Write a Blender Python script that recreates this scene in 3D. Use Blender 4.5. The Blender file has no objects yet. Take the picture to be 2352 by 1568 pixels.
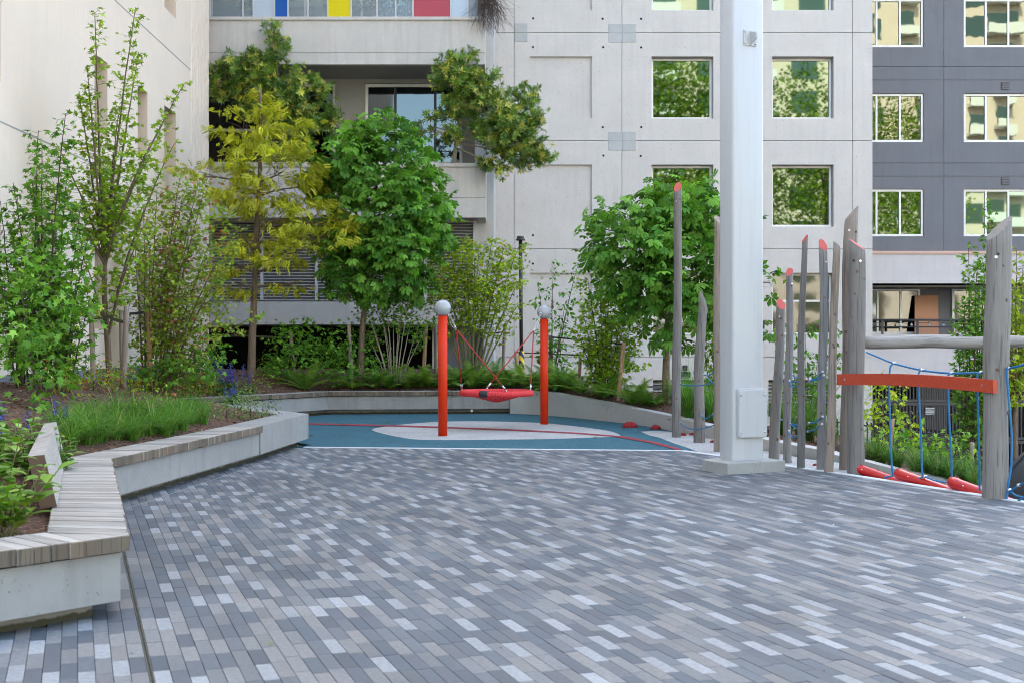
import bpy, math, random
import numpy as np
from mathutils import Vector, Matrix

SC = bpy.context.scene
COL = SC.collection
R = random.Random(7)
NR = np.random.default_rng(11)
rad = math.radians

# ------------------------------------------------------------------ camera, sky, sun, exposure
cam_d = bpy.data.cameras.new('camera')
cam = bpy.data.objects.new('camera', cam_d)
COL.objects.link(cam)
cam.location = (0, 0, 1.5)
cam.rotation_euler = (rad(90), 0, 0)
cam_d.sensor_width = 36
cam_d.lens = 2800 / 2352 * 36
cam_d.clip_end = 1500
cam_d.dof.use_dof = True
cam_d.dof.focus_distance = 20.5
cam_d.dof.aperture_fstop = 4.5
SC.camera = cam

SUN_EL, SUN_AZ = rad(44), rad(-8)          # the sun stands behind the buildings; the court is in their shade
world = bpy.data.worlds.new('World')
SC.world = world
world.use_nodes = True
wn = world.node_tree.nodes
sky = wn.new('ShaderNodeTexSky')
sky.sky_type = 'NISHITA'
sky.sun_disc = False
sky.sun_elevation = SUN_EL
sky.sun_rotation = SUN_AZ
sky.air_density = 1.0
sky.dust_density = 3.0
sky.ozone_density = 1.0
world.node_tree.links.new(sky.outputs[0], wn['Background'].inputs[0])
wn['Background'].inputs[1].default_value = 0.15

sun_d = bpy.data.lights.new('sun', 'SUN')
sun_d.energy = 3.0
sun_d.angle = rad(0.53)
sun_d.color = (1.0, 0.93, 0.82)
sun = bpy.data.objects.new('sun', sun_d)
COL.objects.link(sun)
sd = Vector((math.sin(SUN_AZ) * math.cos(SUN_EL), math.cos(SUN_AZ) * math.cos(SUN_EL), math.sin(SUN_EL)))
sun.rotation_euler = sd.to_track_quat('Z', 'Y').to_euler()

SC.view_settings.view_transform = 'Standard'
SC.view_settings.look = 'None'
SC.view_settings.exposure = 3.02
SC.view_settings.gamma = 1
SC.view_settings.use_curve_mapping = False
SC.view_settings.use_white_balance = True
SC.view_settings.white_balance_temperature = 7050
SC.view_settings.white_balance_tint = 6
SC.cycles.use_denoising = True
SC.cycles.pixel_filter_type = 'BLACKMAN_HARRIS'
SC.cycles.filter_width = 1.0
SC.cycles.max_bounces = 8
SC.cycles.transparent_max_bounces = 8
SC.cycles.caustics_reflective = False
SC.cycles.caustics_refractive = False

# ------------------------------------------------------------------ pixel helpers (a pixel gives a direction only)
F, CX, CY, EYE = 2800.0, 1176.0, 784.0, 1.5
def P(x, y, d):
    return Vector(((x - CX) / F * d, d, EYE - (y - CY) / F * d))
def G(x, y, h=0.0):
    return P(x, y, F * (EYE - h) / (y - CY))

# ------------------------------------------------------------------ mesh helpers
class MB:
    def __init__(s):
        s.v = []; s.f = []; s.mi = []; s.sm = []
    def quad(s, a, b, c, d, m=0):
        n = len(s.v); s.v += [tuple(a), tuple(b), tuple(c), tuple(d)]
        s.f.append((n, n+1, n+2, n+3)); s.mi.append(m); s.sm.append(False)
    def poly(s, pts, m=0):
        n = len(s.v); s.v += [tuple(p) for p in pts]
        s.f.append(tuple(range(n, n+len(pts)))); s.mi.append(m); s.sm.append(False)
    def hexa(s, p, m=0):           # p: 4 bottom, 4 top (same winding, counter-clockwise seen from above)
        n = len(s.v); s.v += [tuple(q) for q in p]
        for f in ((3,2,1,0),(4,5,6,7),(0,1,5,4),(1,2,6,5),(2,3,7,6),(3,0,4,7)):
            s.f.append(tuple(n+i for i in f)); s.mi.append(m); s.sm.append(False)
    def box(s, x0, x1, y0, y1, z0, z1, m=0):
        s.hexa([(x0,y0,z0),(x1,y0,z0),(x1,y1,z0),(x0,y1,z0),(x0,y0,z1),(x1,y0,z1),(x1,y1,z1),(x0,y1,z1)], m)
    def bevbox(s, x0, x1, y0, y1, z0, z1, b=0.005, m=0, M=None):
        # box with chamfered edges
        xs=(x0,x1); ys=(y0,y1); zs=(z0,z1)
        n=len(s.v); idx={}
        for i in (0,1):
            for j in (0,1):
                for k in (0,1):
                    sx=1 if i==0 else -1; sy=1 if j==0 else -1; sz=1 if k==0 else -1
                    for a in range(3):
                        p=[xs[i]+sx*b, ys[j]+sy*b, zs[k]+sz*b]
                        p[a]=(xs,ys,zs)[a][(i,j,k)[a]]
                        if M is not None: p=M@Vector(p)
                        idx[(i,j,k,a)]=len(s.v); s.v.append(tuple(p))
        def add(l, flip=False):
            if flip: l=l[::-1]
            s.f.append(tuple(l)); s.mi.append(m); s.sm.append(False)
        for a in range(3):
            o=[q for q in range(3) if q!=a]
            for e in (0,1):
                c=[]
                for (u,w) in ((0,0),(1,0),(1,1),(0,1)):
                    t=[0,0,0]; t[a]=e; t[o[0]]=u; t[o[1]]=w
                    c.append(idx[(t[0],t[1],t[2],a)])
                fl=(e==0)
                if a==1: fl=not fl
                add(c, fl)
        for a in range(3):
            o=[q for q in range(3) if q!=a]
            for u in (0,1):
                for w in (0,1):
                    t0=[0,0,0]; t0[o[0]]=u; t0[o[1]]=w
                    t1=list(t0); t1[a]=1
                    add([idx[(*t0,o[0])],idx[(*t1,o[0])],idx[(*t1,o[1])],idx[(*t0,o[1])]])
        for i in (0,1):
            for j in (0,1):
                for k in (0,1):
                    add([idx[(i,j,k,0)],idx[(i,j,k,1)],idx[(i,j,k,2)]])
    def tube(s, pts, rads, n=8, m=0, cap=True, smooth=True, wob=0.0):
        pts=[Vector(p) for p in pts]
        if not hasattr(rads,'__len__'): rads=[rads]*len(pts)
        base=len(s.v); up=Vector((0,0,1)); ref=None
        for i,p in enumerate(pts):
            if i==0: t=pts[1]-pts[0]
            elif i==len(pts)-1: t=pts[-1]-pts[-2]
            else: t=pts[i+1]-pts[i-1]
            if t.length<1e-9: t=Vector((0,0,1))
            t.normalize()
            if ref is None:
                ref=t.orthogonal().normalized()
            ref=(ref-t*ref.dot(t))
            if ref.length<1e-6: ref=t.orthogonal()
            ref.normalize()
            b=t.cross(ref)
            for k in range(n):
                a=2*math.pi*k/n
                r=rads[i]*(1+(R.uniform(-wob,wob) if wob else 0))
                s.v.append(tuple(p+(ref*math.cos(a)+b*math.sin(a))*r))
        for i in range(len(pts)-1):
            for k in range(n):
                a=base+i*n+k; b2=base+i*n+(k+1)%n
                s.f.append((a,b2,b2+n,a+n)); s.mi.append(m); s.sm.append(smooth)
        if cap:
            s.f.append(tuple(base+k for k in range(n))[::-1]); s.mi.append(m); s.sm.append(False)
            e=base+(len(pts)-1)*n
            s.f.append(tuple(e+k for k in range(n))); s.mi.append(m); s.sm.append(False)
    def sphere(s, c, r, nu=24, nv=14, m=0, sx=1, sy=1, sz=1, z0=-1.0):
        base=len(s.v); c=Vector(c)
        th0=math.acos(-z0) if z0>-1 else 0.0
        for j in range(nv+1):
            th=math.pi-(math.pi-0)*(1-j/nv) if z0<=-1 else None
            ang = math.pi*(1-j/nv) if z0<=-1 else (math.acos(z0)*(1-j/nv))
            for i in range(nu):
                a=2*math.pi*i/nu
                s.v.append((c.x+sx*r*math.sin(ang)*math.cos(a), c.y+sy*r*math.sin(ang)*math.sin(a), c.z+sz*r*math.cos(ang)))
        for j in range(nv):
            for i in range(nu):
                a=base+j*nu+i; b=base+j*nu+(i+1)%nu
                s.f.append((a,b,b+nu,a+nu)); s.mi.append(m); s.sm.append(True)
    def torus(s, c, Rr, r, nu=64, nv=10, m=0, M=None):
        base=len(s.v)
        for i in range(nu):
            a=2*math.pi*i/nu
            for j in range(nv):
                b=2*math.pi*j/nv
                p=Vector(((Rr+r*math.cos(b))*math.cos(a),(Rr+r*math.cos(b))*math.sin(a),r*math.sin(b)))
                if M is not None: p=M@p
                s.v.append(tuple(Vector(c)+p))
        for i in range(nu):
            for j in range(nv):
                a=base+i*nv+j; b=base+((i+1)%nu)*nv+j
                a2=base+i*nv+(j+1)%nv; b2=base+((i+1)%nu)*nv+(j+1)%nv
                s.f.append((a,b,b2,a2)); s.mi.append(m); s.sm.append(True)
    def mesh(s, name, mats):
        me=bpy.data.meshes.new(name)
        me.from_pydata(s.v, [], s.f)
        if not isinstance(mats,(list,tuple)): mats=[mats]
        for m in mats: me.materials.append(m)
        me.polygons.foreach_set('material_index', s.mi)
        me.polygons.foreach_set('use_smooth', s.sm)
        me.update()
        return me
    def build(s, name, mats, parent=None):
        return obj(name, s.mesh(name, mats), parent)

def obj(name, me, parent=None):
    o=bpy.data.objects.new(name, me); COL.objects.link(o)
    if parent is not None:
        o.parent=parent
        o.matrix_parent_inverse=PINV.get(parent.name, Matrix.Identity(4))
    return o
PINV={}
def thing(name, loc, label, cat, group=None):
    o=bpy.data.objects.new(name, None); COL.objects.link(o)
    o.empty_display_size=0.1
    o.location=loc; o['label']=label; o['category']=cat
    if group: o['group']=group
    PINV[o.name]=Matrix.Translation(Vector(loc)).inverted()
    return o
def tag(o, label, cat, group=None):
    o['label']=label; o['category']=cat
    if group: o['group']=group
    return o
def struct(o, kind='structure'):
    o['kind']=kind; return o

def inpoly(x, y, poly):
    c=False; n=len(poly); j=n-1
    for i in range(n):
        xi,yi=poly[i]; xj,yj=poly[j]
        if (yi>y)!=(yj>y) and x<(xj-xi)*(y-yi)/(yj-yi)+xi: c=not c
        j=i
    return c

def sheet(name, pts, z, mat, thick=0.03):
    b=MB()
    b.poly([(p[0],p[1],z) for p in pts])
    n=len(pts)
    for i in range(n):
        a=pts[i]; c=pts[(i+1)%n]
        b.quad((a[0],a[1],z),(a[0],a[1],z-thick),(c[0],c[1],z-thick),(c[0],c[1],z))
    return b.build(name, mat)

# ------------------------------------------------------------------ materials
class NT:
    def __init__(s, name):
        s.m=bpy.data.materials.new(name); s.m.use_nodes=True
        s.t=s.m.node_tree; s.b=s.t.nodes['Principled BSDF']; s.out=s.t.nodes['Material Output']
        s._tc=None
    def n(s, typ, **kw):
        o=s.t.nodes.new(typ)
        for k,v in kw.items():
            if k.startswith('i_'):
                o.inputs[k[2:].replace('_',' ')].default_value=v
            else: setattr(o,k,v)
        return o
    def l(s,a,b): s.t.links.new(a,b)
    def co(s, which='Object'):
        if s._tc is None: s._tc=s.n('ShaderNodeTexCoord')
        return s._tc.outputs[which]
    def mapping(s, scale=(1,1,1), which='Object'):
        mp=s.n('ShaderNodeMapping'); mp.inputs['Scale'].default_value=scale
        s.l(s.co(which), mp.inputs[0]); return mp.outputs[0]
    def noise(s, scale, detail=4, rough=.55, vec=None, dist=0.0):
        o=s.n('ShaderNodeTexNoise'); o.inputs['Scale'].default_value=scale; o.inputs['Detail'].default_value=detail
        o.inputs['Roughness'].default_value=rough; o.inputs['Distortion'].default_value=dist
        s.l(vec if vec is not None else s.co(), o.inputs['Vector']); return o.outputs['Fac']
    def voro(s, scale, vec=None, feature='F1'):
        o=s.n('ShaderNodeTexVoronoi', feature=feature); o.inputs['Scale'].default_value=scale
        s.l(vec if vec is not None else s.co(), o.inputs['Vector']); return o.outputs['Distance']
    def ramp(s, fac, stops):
        o=s.n('ShaderNodeValToRGB'); e=o.color_ramp.elements
        while len(e)<len(stops): e.new(0.5)
        for q,(p,c) in zip(e,stops):
            q.position=p; q.color=(c[0],c[1],c[2],1) if hasattr(c,'__len__') else (c,c,c,1)
        s.l(fac,o.inputs[0]); return o.outputs[0]
    def mix(s, a, b, fac, mode='MIX'):
        o=s.n('ShaderNodeMix', data_type='RGBA', blend_type=mode)
        for sock,val in ((o.inputs['Factor'],fac),(o.inputs['A'],a),(o.inputs['B'],b)):
            if isinstance(val,(int,float)): sock.default_value=val
            elif isinstance(val,(tuple,list)): sock.default_value=(val[0],val[1],val[2],1)
            else: s.l(val,sock)
        return o.outputs['Result']
    def bump(s, h, strength=.3, dist=.01):
        o=s.n('ShaderNodeBump'); o.inputs['Strength'].default_value=strength; o.inputs['Distance'].default_value=dist
        s.l(h,o.inputs['Height']); s.l(o.outputs[0], s.b.inputs['Normal']); return o
    def col(s,c):
        if isinstance(c,(tuple,list)): s.b.inputs['Base Color'].default_value=(c[0],c[1],c[2],1)
        else: s.l(c,s.b.inputs['Base Color'])
    def rough(s,r):
        if isinstance(r,(int,float)): s.b.inputs['Roughness'].default_value=r
        else: s.l(r,s.b.inputs['Roughness'])

def sc3(c,k): return tuple(x*k for x in c)

def concrete(name, c, mott=.12, pits=0.0, pscale=30, streak=.12, rough=.85, warm=None):
    t=NT(name)
    a=t.noise(1.1,5,.6); b=t.noise(9,5,.6)
    base=t.mix(sc3(c,1-mott), sc3(c,1+mott*.7), t.ramp(a,[(.3,0),(.7,1)]))
    base=t.mix(base, sc3(c,1-mott*1.4), t.ramp(b,[(.45,0),(.75,.5)]))
    if streak:
        st=t.noise(3,4,.6,vec=t.mapping((2.2,2.2,.18)))
        base=t.mix(base, sc3(c,1-streak*2), t.ramp(st,[(.5,0),(.72,.7)]))
    if warm:
        base=t.mix(base, warm, t.ramp(t.noise(.35,3,.5),[(.45,0),(.7,.55)]))
    if pits:
        vv=t.n('ShaderNodeVectorMath',operation='ADD')
        nn=t.n('ShaderNodeTexNoise'); nn.inputs['Scale'].default_value=6; t.l(t.co(),nn.inputs['Vector'])
        sc=t.n('ShaderNodeVectorMath',operation='SCALE'); sc.inputs['Scale'].default_value=.06; t.l(nn.outputs['Color'],sc.inputs[0])
        t.l(t.co(),vv.inputs[0]); t.l(sc.outputs[0],vv.inputs[1])
        d=t.voro(pscale, vec=vv.outputs[0])
        gate=t.ramp(t.noise(4,3,.6),[(.46,0),(.60,1)])
        pit=t.ramp(d,[(.0,1),(.13,1),(.20,0)])
        pm=t.mix((0,0,0),pit,gate,'MIX')
        base=t.mix(base, sc3(c,.25), t.mix((0,0,0),pm,pits))
        t.bump(t.mix(b,(0,0,0),pm), .25, .01)
    else:
        t.bump(b,.18,.008)
    t.col(base); t.rough(rough)
    return t.m

def plain(name, c, rough=.5, metal=0.0, var=.08, nscale=6, bump=0.0, spec=None, coat=0):
    t=NT(name)
    a=t.noise(nscale,4,.6)
    t.col(t.mix(sc3(c,1-var), sc3(c,1+var*.6), a))
    t.rough(rough); t.b.inputs['Metallic'].default_value=metal
    if spec is not None: t.b.inputs['Specular IOR Level'].default_value=spec
    if coat: t.b.inputs['Coat Weight'].default_value=coat; t.b.inputs['Coat Roughness'].default_value=.08
    if bump: t.bump(t.noise(nscale*8,3,.6), bump, .004)
    return t.m

M={}
M['facade']=concrete('facade_concrete',(.545,.520,.495),.06,.9,22,.055)
M['patch']=concrete('patched_concrete',(.40,.41,.41),.12,0,30,.05)
M['balcony']=concrete('balcony_concrete',(.50,.487,.475),.09,.25,18,.10)
M['cream']=concrete('cream_concrete',(.70,.575,.475),.04,.15,14,.025)
M['rib']=concrete('ribbed_concrete',(.66,.55,.46),.10,.6,60,.04)
M['darkwall']=concrete('dark_render',(.146,.150,.168),.07,0,30,.07,.8)
M['fascia']=concrete('pale_render',(.52,.49,.49),.06,0,30,.05,.8)
M['bench_con']=concrete('bench_concrete',(.275,.27,.262),.15,.85,38,.14,.8)
M['wall_con']=concrete('wall_concrete',(.43,.415,.395),.08,1.0,26,.05,.8)
M['toe_con']=concrete('toe_concrete',(.28,.27,.25),.2,.4,26,.2,.9)
t=NT('mossy_toe_concrete')
sp=t.n('ShaderNodeSeparateXYZ'); t.l(t.co(),sp.inputs[0]); nz=t.noise(9,4,.6)
ad=t.n('ShaderNodeMath',operation='MULTIPLY_ADD'); t.l(nz,ad.inputs[0]); ad.inputs[1].default_value=-.055; t.l(sp.outputs['Z'],ad.inputs[2])
bs=t.mix((.19,.182,.168),(.27,.26,.24),t.noise(3,5,.6))
t.col(t.mix(bs,(.050,.047,.026),t.ramp(ad.outputs[0],[(-.006,1),(.012,0)]))); t.rough(.9); t.bump(nz,.3,.01); M['toe_con']=t.m
M['plinth']=concrete('plinth_concrete',(.34,.335,.32),.12,.9,30,.10,.85)
M['kerb']=concrete('kerb_concrete',(.52,.53,.54),.08,0,30,0,.8)
t=NT('white_paint')
st=t.noise(2.2,5,.65,vec=t.mapping((6,6,.25))); sp=t.noise(1.6,5,.7)
b_=t.mix((.45,.46,.475),(.37,.375,.38),t.ramp(st,[(.50,0),(.75,.55)]))
b_=t.mix(b_,(.31,.305,.29),t.ramp(sp,[(.60,0),(.80,.35)]))
t.col(b_); t.rough(t.ramp(sp,[(.3,.30),(.7,.48)])); M['white']=t.m
M['window_white']=plain('window_white',(.74,.73,.70),.45,0,.04)
M['steel']=plain('stainless_steel',(.62,.62,.63),.28,1,.08)
M['black']=plain('black_metal',(.018,.019,.021),.45,0,.2)
M['gate']=plain('gate_metal',(.040,.042,.047),.5,0,.15)
M['dark']=plain('dark_interior',(.012,.012,.013),.9,0,.2)
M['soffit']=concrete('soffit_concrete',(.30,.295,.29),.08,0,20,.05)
M['louvre']=plain('louvre_metal',(.36,.34,.35),.5,0,.1)
M['louvre_frame']=plain('louvre_frame',(.47,.47,.48),.5,0,.06)
M['orange']=plain('orange_powder_coat',(.62,.030,.003),.48,0,.10,2.5,0,.25,.0)
M['ball']=plain('grey_plastic_ball',(.36,.38,.40),.22,0,.05,3)
M['rope_red']=plain('red_rope',(.62,.03,.035),.7,0,.2,40,.3)
M['rope_red_d']=plain('dark_red_rope',(.42,.02,.02),.6,0,.2,40,.3)
M['rope_blue']=plain('blue_rope',(.006,.155,.36),.55,0,.15,60,.3)
M['tape']=plain('black_tape',(.016,.016,.018),.42,0,.3,20,.3)
M['red_plastic']=plain('red_rod_paint',(.50,.008,.009),.22,0,.05,3,0,.5,.5)
M['plank_red']=None
M['strap_green']=plain('olive_strap',(.055,.070,.035),.8,0,.2)
M['strap_black']=plain('black_strap',(.015,.015,.016),.7,0,.2)
M['cut_red']=plain('painted_cut',(.50,.075,.055),.6,0,.15,20,.2)
M['slide']=plain('black_slide',(.022,.028,.036),.3,0,.1)
M['board']=plain('plywood_board',(.42,.20,.11),.6,0,.12,3)
M['copper']=plain('pink_flashing',(.55,.36,.29),.6,0,.08)
M['yellow']=plain('hazard_yellow',(.78,.46,.01),.5,0,.05)

def wood(name, c1, c2, grey, gfac=.6, axis=0, rscale=1.0, end=None):
    t=NT(name)
    tc_=t.n('ShaderNodeTexCoord'); oi_=t.n('ShaderNodeObjectInfo'); mu_=t.n('ShaderNodeVectorMath',operation='MULTIPLY_ADD')
    t.l(tc_.outputs['Object'],mu_.inputs[2]); t.l(oi_.outputs['Random'],mu_.inputs[0]); mu_.inputs[1].default_value=(37,53,71)
    t.co=lambda which='Object': mu_.outputs[0]
    s=[14,14,14]; s[axis]=.9
    g=t.noise(3.0*rscale,6,.65,vec=t.mapping(tuple(s)),dist=.5)
    base=t.mix(c1,c2,t.ramp(g,[(.3,0),(.7,1)]))
    w=t.noise(1.2,4,.6)
    base=t.mix(base,grey,t.ramp(w,[(.5-gfac*.5,1),(.95-gfac*.2,.2)]))
    rnd=t.n('ShaderNodeObjectInfo').outputs['Random']
    hs=t.n('ShaderNodeHueSaturation'); t.l(base,hs.inputs['Color'])
    mr=t.n('ShaderNodeMapRange'); mr.inputs['To Min'].default_value=.72; mr.inputs['To Max'].default_value=1.22
    t.l(rnd,mr.inputs['Value']); t.l(mr.outputs[0],hs.inputs['Value'])
    cr=t.n('ShaderNodeTexNoise'); cr.inputs['Scale'].default_value=2.0; t.l(t.mapping((30 if axis!=0 else 1,30 if axis!=1 else 1,30 if axis!=2 else .6)),cr.inputs['Vector'])
    ck=t.ramp(cr.outputs['Fac'],[(.57,0),(.63,1)])
    out=t.mix(hs.outputs[0], sc3(grey,.28), t.mix((0,0,0),ck,.60))
    t.col(out); t.rough(.78); t.bump(t.mix(g,(0,0,0),t.mix((0,0,0),ck,.7)),.35,.006)
    return t.m
M['slat']=wood('weathered_cedar',(.205,.162,.125),(.35,.318,.282),(.355,.335,.315),.58,1)
M['slat_end']=wood('cedar_end_grain',(.062,.032,.015),(.150,.088,.046),(.140,.110,.082),.25,2,2.0)
M['log']=wood('weathered_log',(.085,.066,.054),(.255,.220,.190),(.225,.214,.205),.58,2,1.1)
M['log_warm']=wood('warm_log',(.15,.095,.062),(.33,.235,.165),(.25,.215,.19),.40,2,.9)
M['stake']=wood('grey_stake',(.19,.13,.09),(.30,.22,.165),(.27,.225,.19),.5,2,1)
M['stake_o']=wood('orange_stake',(.36,.16,.065),(.48,.25,.115),(.40,.25,.15),.3,2,1)
M['beamlog']=wood('horizontal_log',(.15,.122,.10),(.27,.235,.205),(.29,.28,.27),.6,0,.8)
t=NT('red_stained_plank')
g=t.noise(3,6,.6,vec=t.mapping((.8,14,9)),dist=.6)
t.col(t.mix((.40,.036,.012),(.50,.062,.022),t.ramp(g,[(.3,0),(.7,1)]))); t.rough(.5); t.bump(g,.15,.004)
M['plank_red']=t.m

# pavers: tone comes from each paver (object colour for the picked-out ones, a face colour for the rest)
def paver_mat(name, field):
    t=NT(name)
    if field:
        a=t.n('ShaderNodeAttribute',attribute_name='tone'); c=a.outputs['Color']
    else:
        c=t.n('ShaderNodeObjectInfo').outputs['Color']
    w=t.co('Object') if field else t.n('ShaderNodeNewGeometry').outputs['Position']
    n1=t.n('ShaderNodeTexNoise'); n1.inputs['Scale'].default_value=38; n1.inputs['Detail'].default_value=5; t.l(w,n1.inputs['Vector'])
    n2=t.n('ShaderNodeTexNoise'); n2.inputs['Scale'].default_value=.55; n2.inputs['Detail'].default_value=4; t.l(w,n2.inputs['Vector'])
    n3=t.n('ShaderNodeTexNoise'); n3.inputs['Scale'].default_value=260; n3.inputs['Detail'].default_value=2; t.l(w,n3.inputs['Vector'])
    b=t.mix(c, t.ramp(n1.outputs['Fac'],[(.3,.74),(.7,1.16)]),1.0,'MULTIPLY')
    b=t.mix(b, t.ramp(n2.outputs['Fac'],[(.32,.80),(.72,1.08)]),1.0,'MULTIPLY')
    b=t.mix(b, t.ramp(n3.outputs['Fac'],[(.3,.86),(.7,1.10)]),1.0,'MULTIPLY')
    t.col(b); t.rough(t.ramp(n1.outputs['Fac'],[(.3,.62),(.7,.80)])); t.b.inputs['Specular IOR Level'].default_value=.32; t.bump(n3.outputs['Fac'],.25,.002)
    return t.m
M['paver']=paver_mat('paver_piece',False)
M['paver_field']=paver_mat('paver_field',True)
t=NT('joint_sand'); t.col(t.mix((.075,.072,.068),(.15,.142,.13),t.noise(60,3,.6))); t.rough(.95); M['sand']=t.m

def rubber(name, c, c2, k):
    t=NT(name)
    v=t.n('ShaderNodeTexVoronoi'); v.inputs['Scale'].default_value=95; t.l(t.co(),v.inputs['Vector'])
    sep=t.n('ShaderNodeSeparateColor'); t.l(v.outputs['Color'],sep.inputs[0])
    b=t.mix(c,c2,t.ramp(sep.outputs[0],[(k,0),(k+.12,1)]))
    b=t.mix(b, t.ramp(t.noise(1.4,4,.6),[(.3,.86),(.7,1.08)]),1.0,'MULTIPLY')
    t.col(b); t.rough(.9); t.bump(v.outputs['Distance'],.5,.004); return t.m
M['rub_blue']=rubber('blue_rubber',(.024,.122,.165),(.008,.040,.056),.62)
M['rub_white']=rubber('white_rubber',(.42,.41,.395),(.15,.15,.15),.74)
M['rub_red']=rubber('red_rubber',(.30,.028,.045),(.12,.01,.02),.7)
M['dome_red']=rubber('dome_rubber',(.33,.012,.016),(.09,.006,.008),.62)

t=NT('mulch')
v=t.n('ShaderNodeTexVoronoi'); v.inputs['Scale'].default_value=42; t.l(t.mapping((1,1.0,1)),v.inputs['Vector'])
sep=t.n('ShaderNodeSeparateColor'); t.l(v.outputs['Color'],sep.inputs[0])
n=t.noise(30,6,.7)
b=t.mix((.050,.020,.012),(.185,.085,.050),t.ramp(sep.outputs[0],[(.15,0),(.9,1)]))
b=t.mix(b,(.30,.20,.13),t.ramp(sep.outputs[1],[(.86,0),(.95,.8)]))
b=t.mix(b,(.022,.012,.008),t.ramp(n,[(.35,.8),(.55,0)]))
t.col(b); t.rough(.95); t.bump(t.mix(n,sep.outputs[2],.4),.9,.03); M['mulch']=t.m
t=NT('asphalt_ground'); t.col(t.mix((.05,.05,.052),(.075,.074,.072),t.noise(20,5,.6))); t.rough(.9); M['asphalt']=t.m
t=NT('lit_paving'); t.col(t.mix((.24,.24,.24),(.31,.30,.29),t.noise(3,5,.6))); t.rough(.9); M['plaza']=t.m

def glass(name, tint, metal=1.0, rough=.015, wave=.0, wscale=1.2):
    t=NT(name)
    t.col(tint); t.b.inputs['Metallic'].default_value=metal; t.rough(rough)
    if wave: t.bump(t.noise(wscale,2,.5),wave,.02)
    return t.m
M['mirror']=glass('coated_window_glass',(.095,.135,.118),1.0,.019,.03,.6)
M['mirror_wavy']=glass('wavy_window_glass',(.100,.122,.110),1.0,.015,.10,.8)
M['glass_dim']=glass('shaded_window_glass',(.07,.082,.086),1.0,.04,.12,1.0)
def guard(name,c,a):
    t=NT(name); t.col(c); t.rough(.05); t.b.inputs['Alpha'].default_value=a; t.b.inputs['Specular IOR Level'].default_value=.35; return t.m
M['guard_clear']=guard('guard_glass',(.30,.36,.40),.42)
M['guard_frost']=guard('frosted_guard',(.42,.50,.60),.9)
M['guard_blue']=guard('blue_guard',(.004,.085,.36),.93)
M['guard_yellow']=guard('yellow_guard',(.62,.53,.003),.93)
M['guard_red']=guard('red_guard',(.36,.004,.012),.95)

def leafmat(name, trans=.32, rough=.45, spec=.35):
    t=NT(name)
    a=t.n('ShaderNodeAttribute',attribute_name='tone').outputs['Color']
    t.col(a); t.rough(rough); t.b.inputs['Specular IOR Level'].default_value=spec
    tr=t.n('ShaderNodeBsdfTranslucent')
    br=t.mix(a,(1.25,1.35,.55),1.0,'MULTIPLY'); t.l(br,tr.inputs['Color'])
    mx=t.n('ShaderNodeMixShader'); mx.inputs[0].default_value=trans
    t.l(t.b.outputs[0],mx.inputs[1]); t.l(tr.outputs[0],mx.inputs[2]); t.l(mx.outputs[0],t.out.inputs['Surface'])
    return t.m
M['leaf']=leafmat('leaf',.36,.6,.16)
M['leaf_gloss']=leafmat('glossy_leaf',.24,.34,.36)
M['backrest_end']=plain('backrest_end_grain',(.115,.066,.042),.7,0,.3,14,.4)
M['edging']=plain('edging_metal',(.22,.22,.22),.5,0,.2)
M['petal']=leafmat('petal',.2,.7,.2)
def barkmat(name,c1,c2,sc=10):
    t=NT(name)
    g=t.noise(sc,6,.7,vec=t.mapping((3,3,.5)),dist=.4)
    t.col(t.mix(c1,c2,t.ramp(g,[(.3,0),(.7,1)]))); t.rough(.9); t.bump(g,.8,.02); return t.m
M['bark']=barkmat('brown_bark',(.075,.052,.035),(.22,.16,.11))
M['bark_dark']=barkmat('dark_stem',(.035,.024,.020),(.10,.065,.05))
M['bark_green']=barkmat('olive_stem',(.10,.095,.035),(.23,.215,.09))
M['bark_pale']=barkmat('pale_stem',(.22,.19,.14),(.40,.36,.28))
# ================================================================== the setting
def lerp_at(x, xs, ys):
    return float(np.interp(x, xs, ys))
def offset_line(pts, d):
    out=[]; n=len(pts); P2=[Vector((p[0],p[1])) for p in pts]
    for i in range(n):
        ns=[]
        if i>0: t=(P2[i]-P2[i-1]).normalized(); ns.append(Vector((-t.y,t.x)))
        if i<n-1: t=(P2[i+1]-P2[i]).normalized(); ns.append(Vector((-t.y,t.x)))
        m=sum(ns,Vector((0,0)))
        m.normalize(); k=d/max(.35,m.dot(ns[0]))
        out.append((P2[i].x+m.x*k, P2[i].y+m.y*k))
    return out

KERB=[(-3.25,17.31),(-2.96,17.28),(2.307,16.73),(2.72,15.95),(3.27,14.75),(3.69,13.85),(4.53,11.90),(4.80,11.25),(7.40,5.0),(8.5,2.35)]
PLA=[(-4.0,4.47),(-2.084,6.638),(-3.592,10.96),(-3.117,15.25),(-2.94,17.8),(-5.75,22.0)]     # front line of the near planter
FAR=[(-5.75,22.0),(-3.78,25.1),(-.05,25.5),(.73,24.85),(2.24,22.1),(3.1,18.8),(3.45,16.9),(3.9,15.7),(4.41,15.2),(5.58,14.5),(6.6,14.0),(9.0,13.2),(14,12.5)]
FTOP=[.46,.46,.47,.48,.28,.18,.155,.12,.005,-.235,-.36,-.6,-.8]
def wallX(Y): return -6.784-.0232*Y

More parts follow.
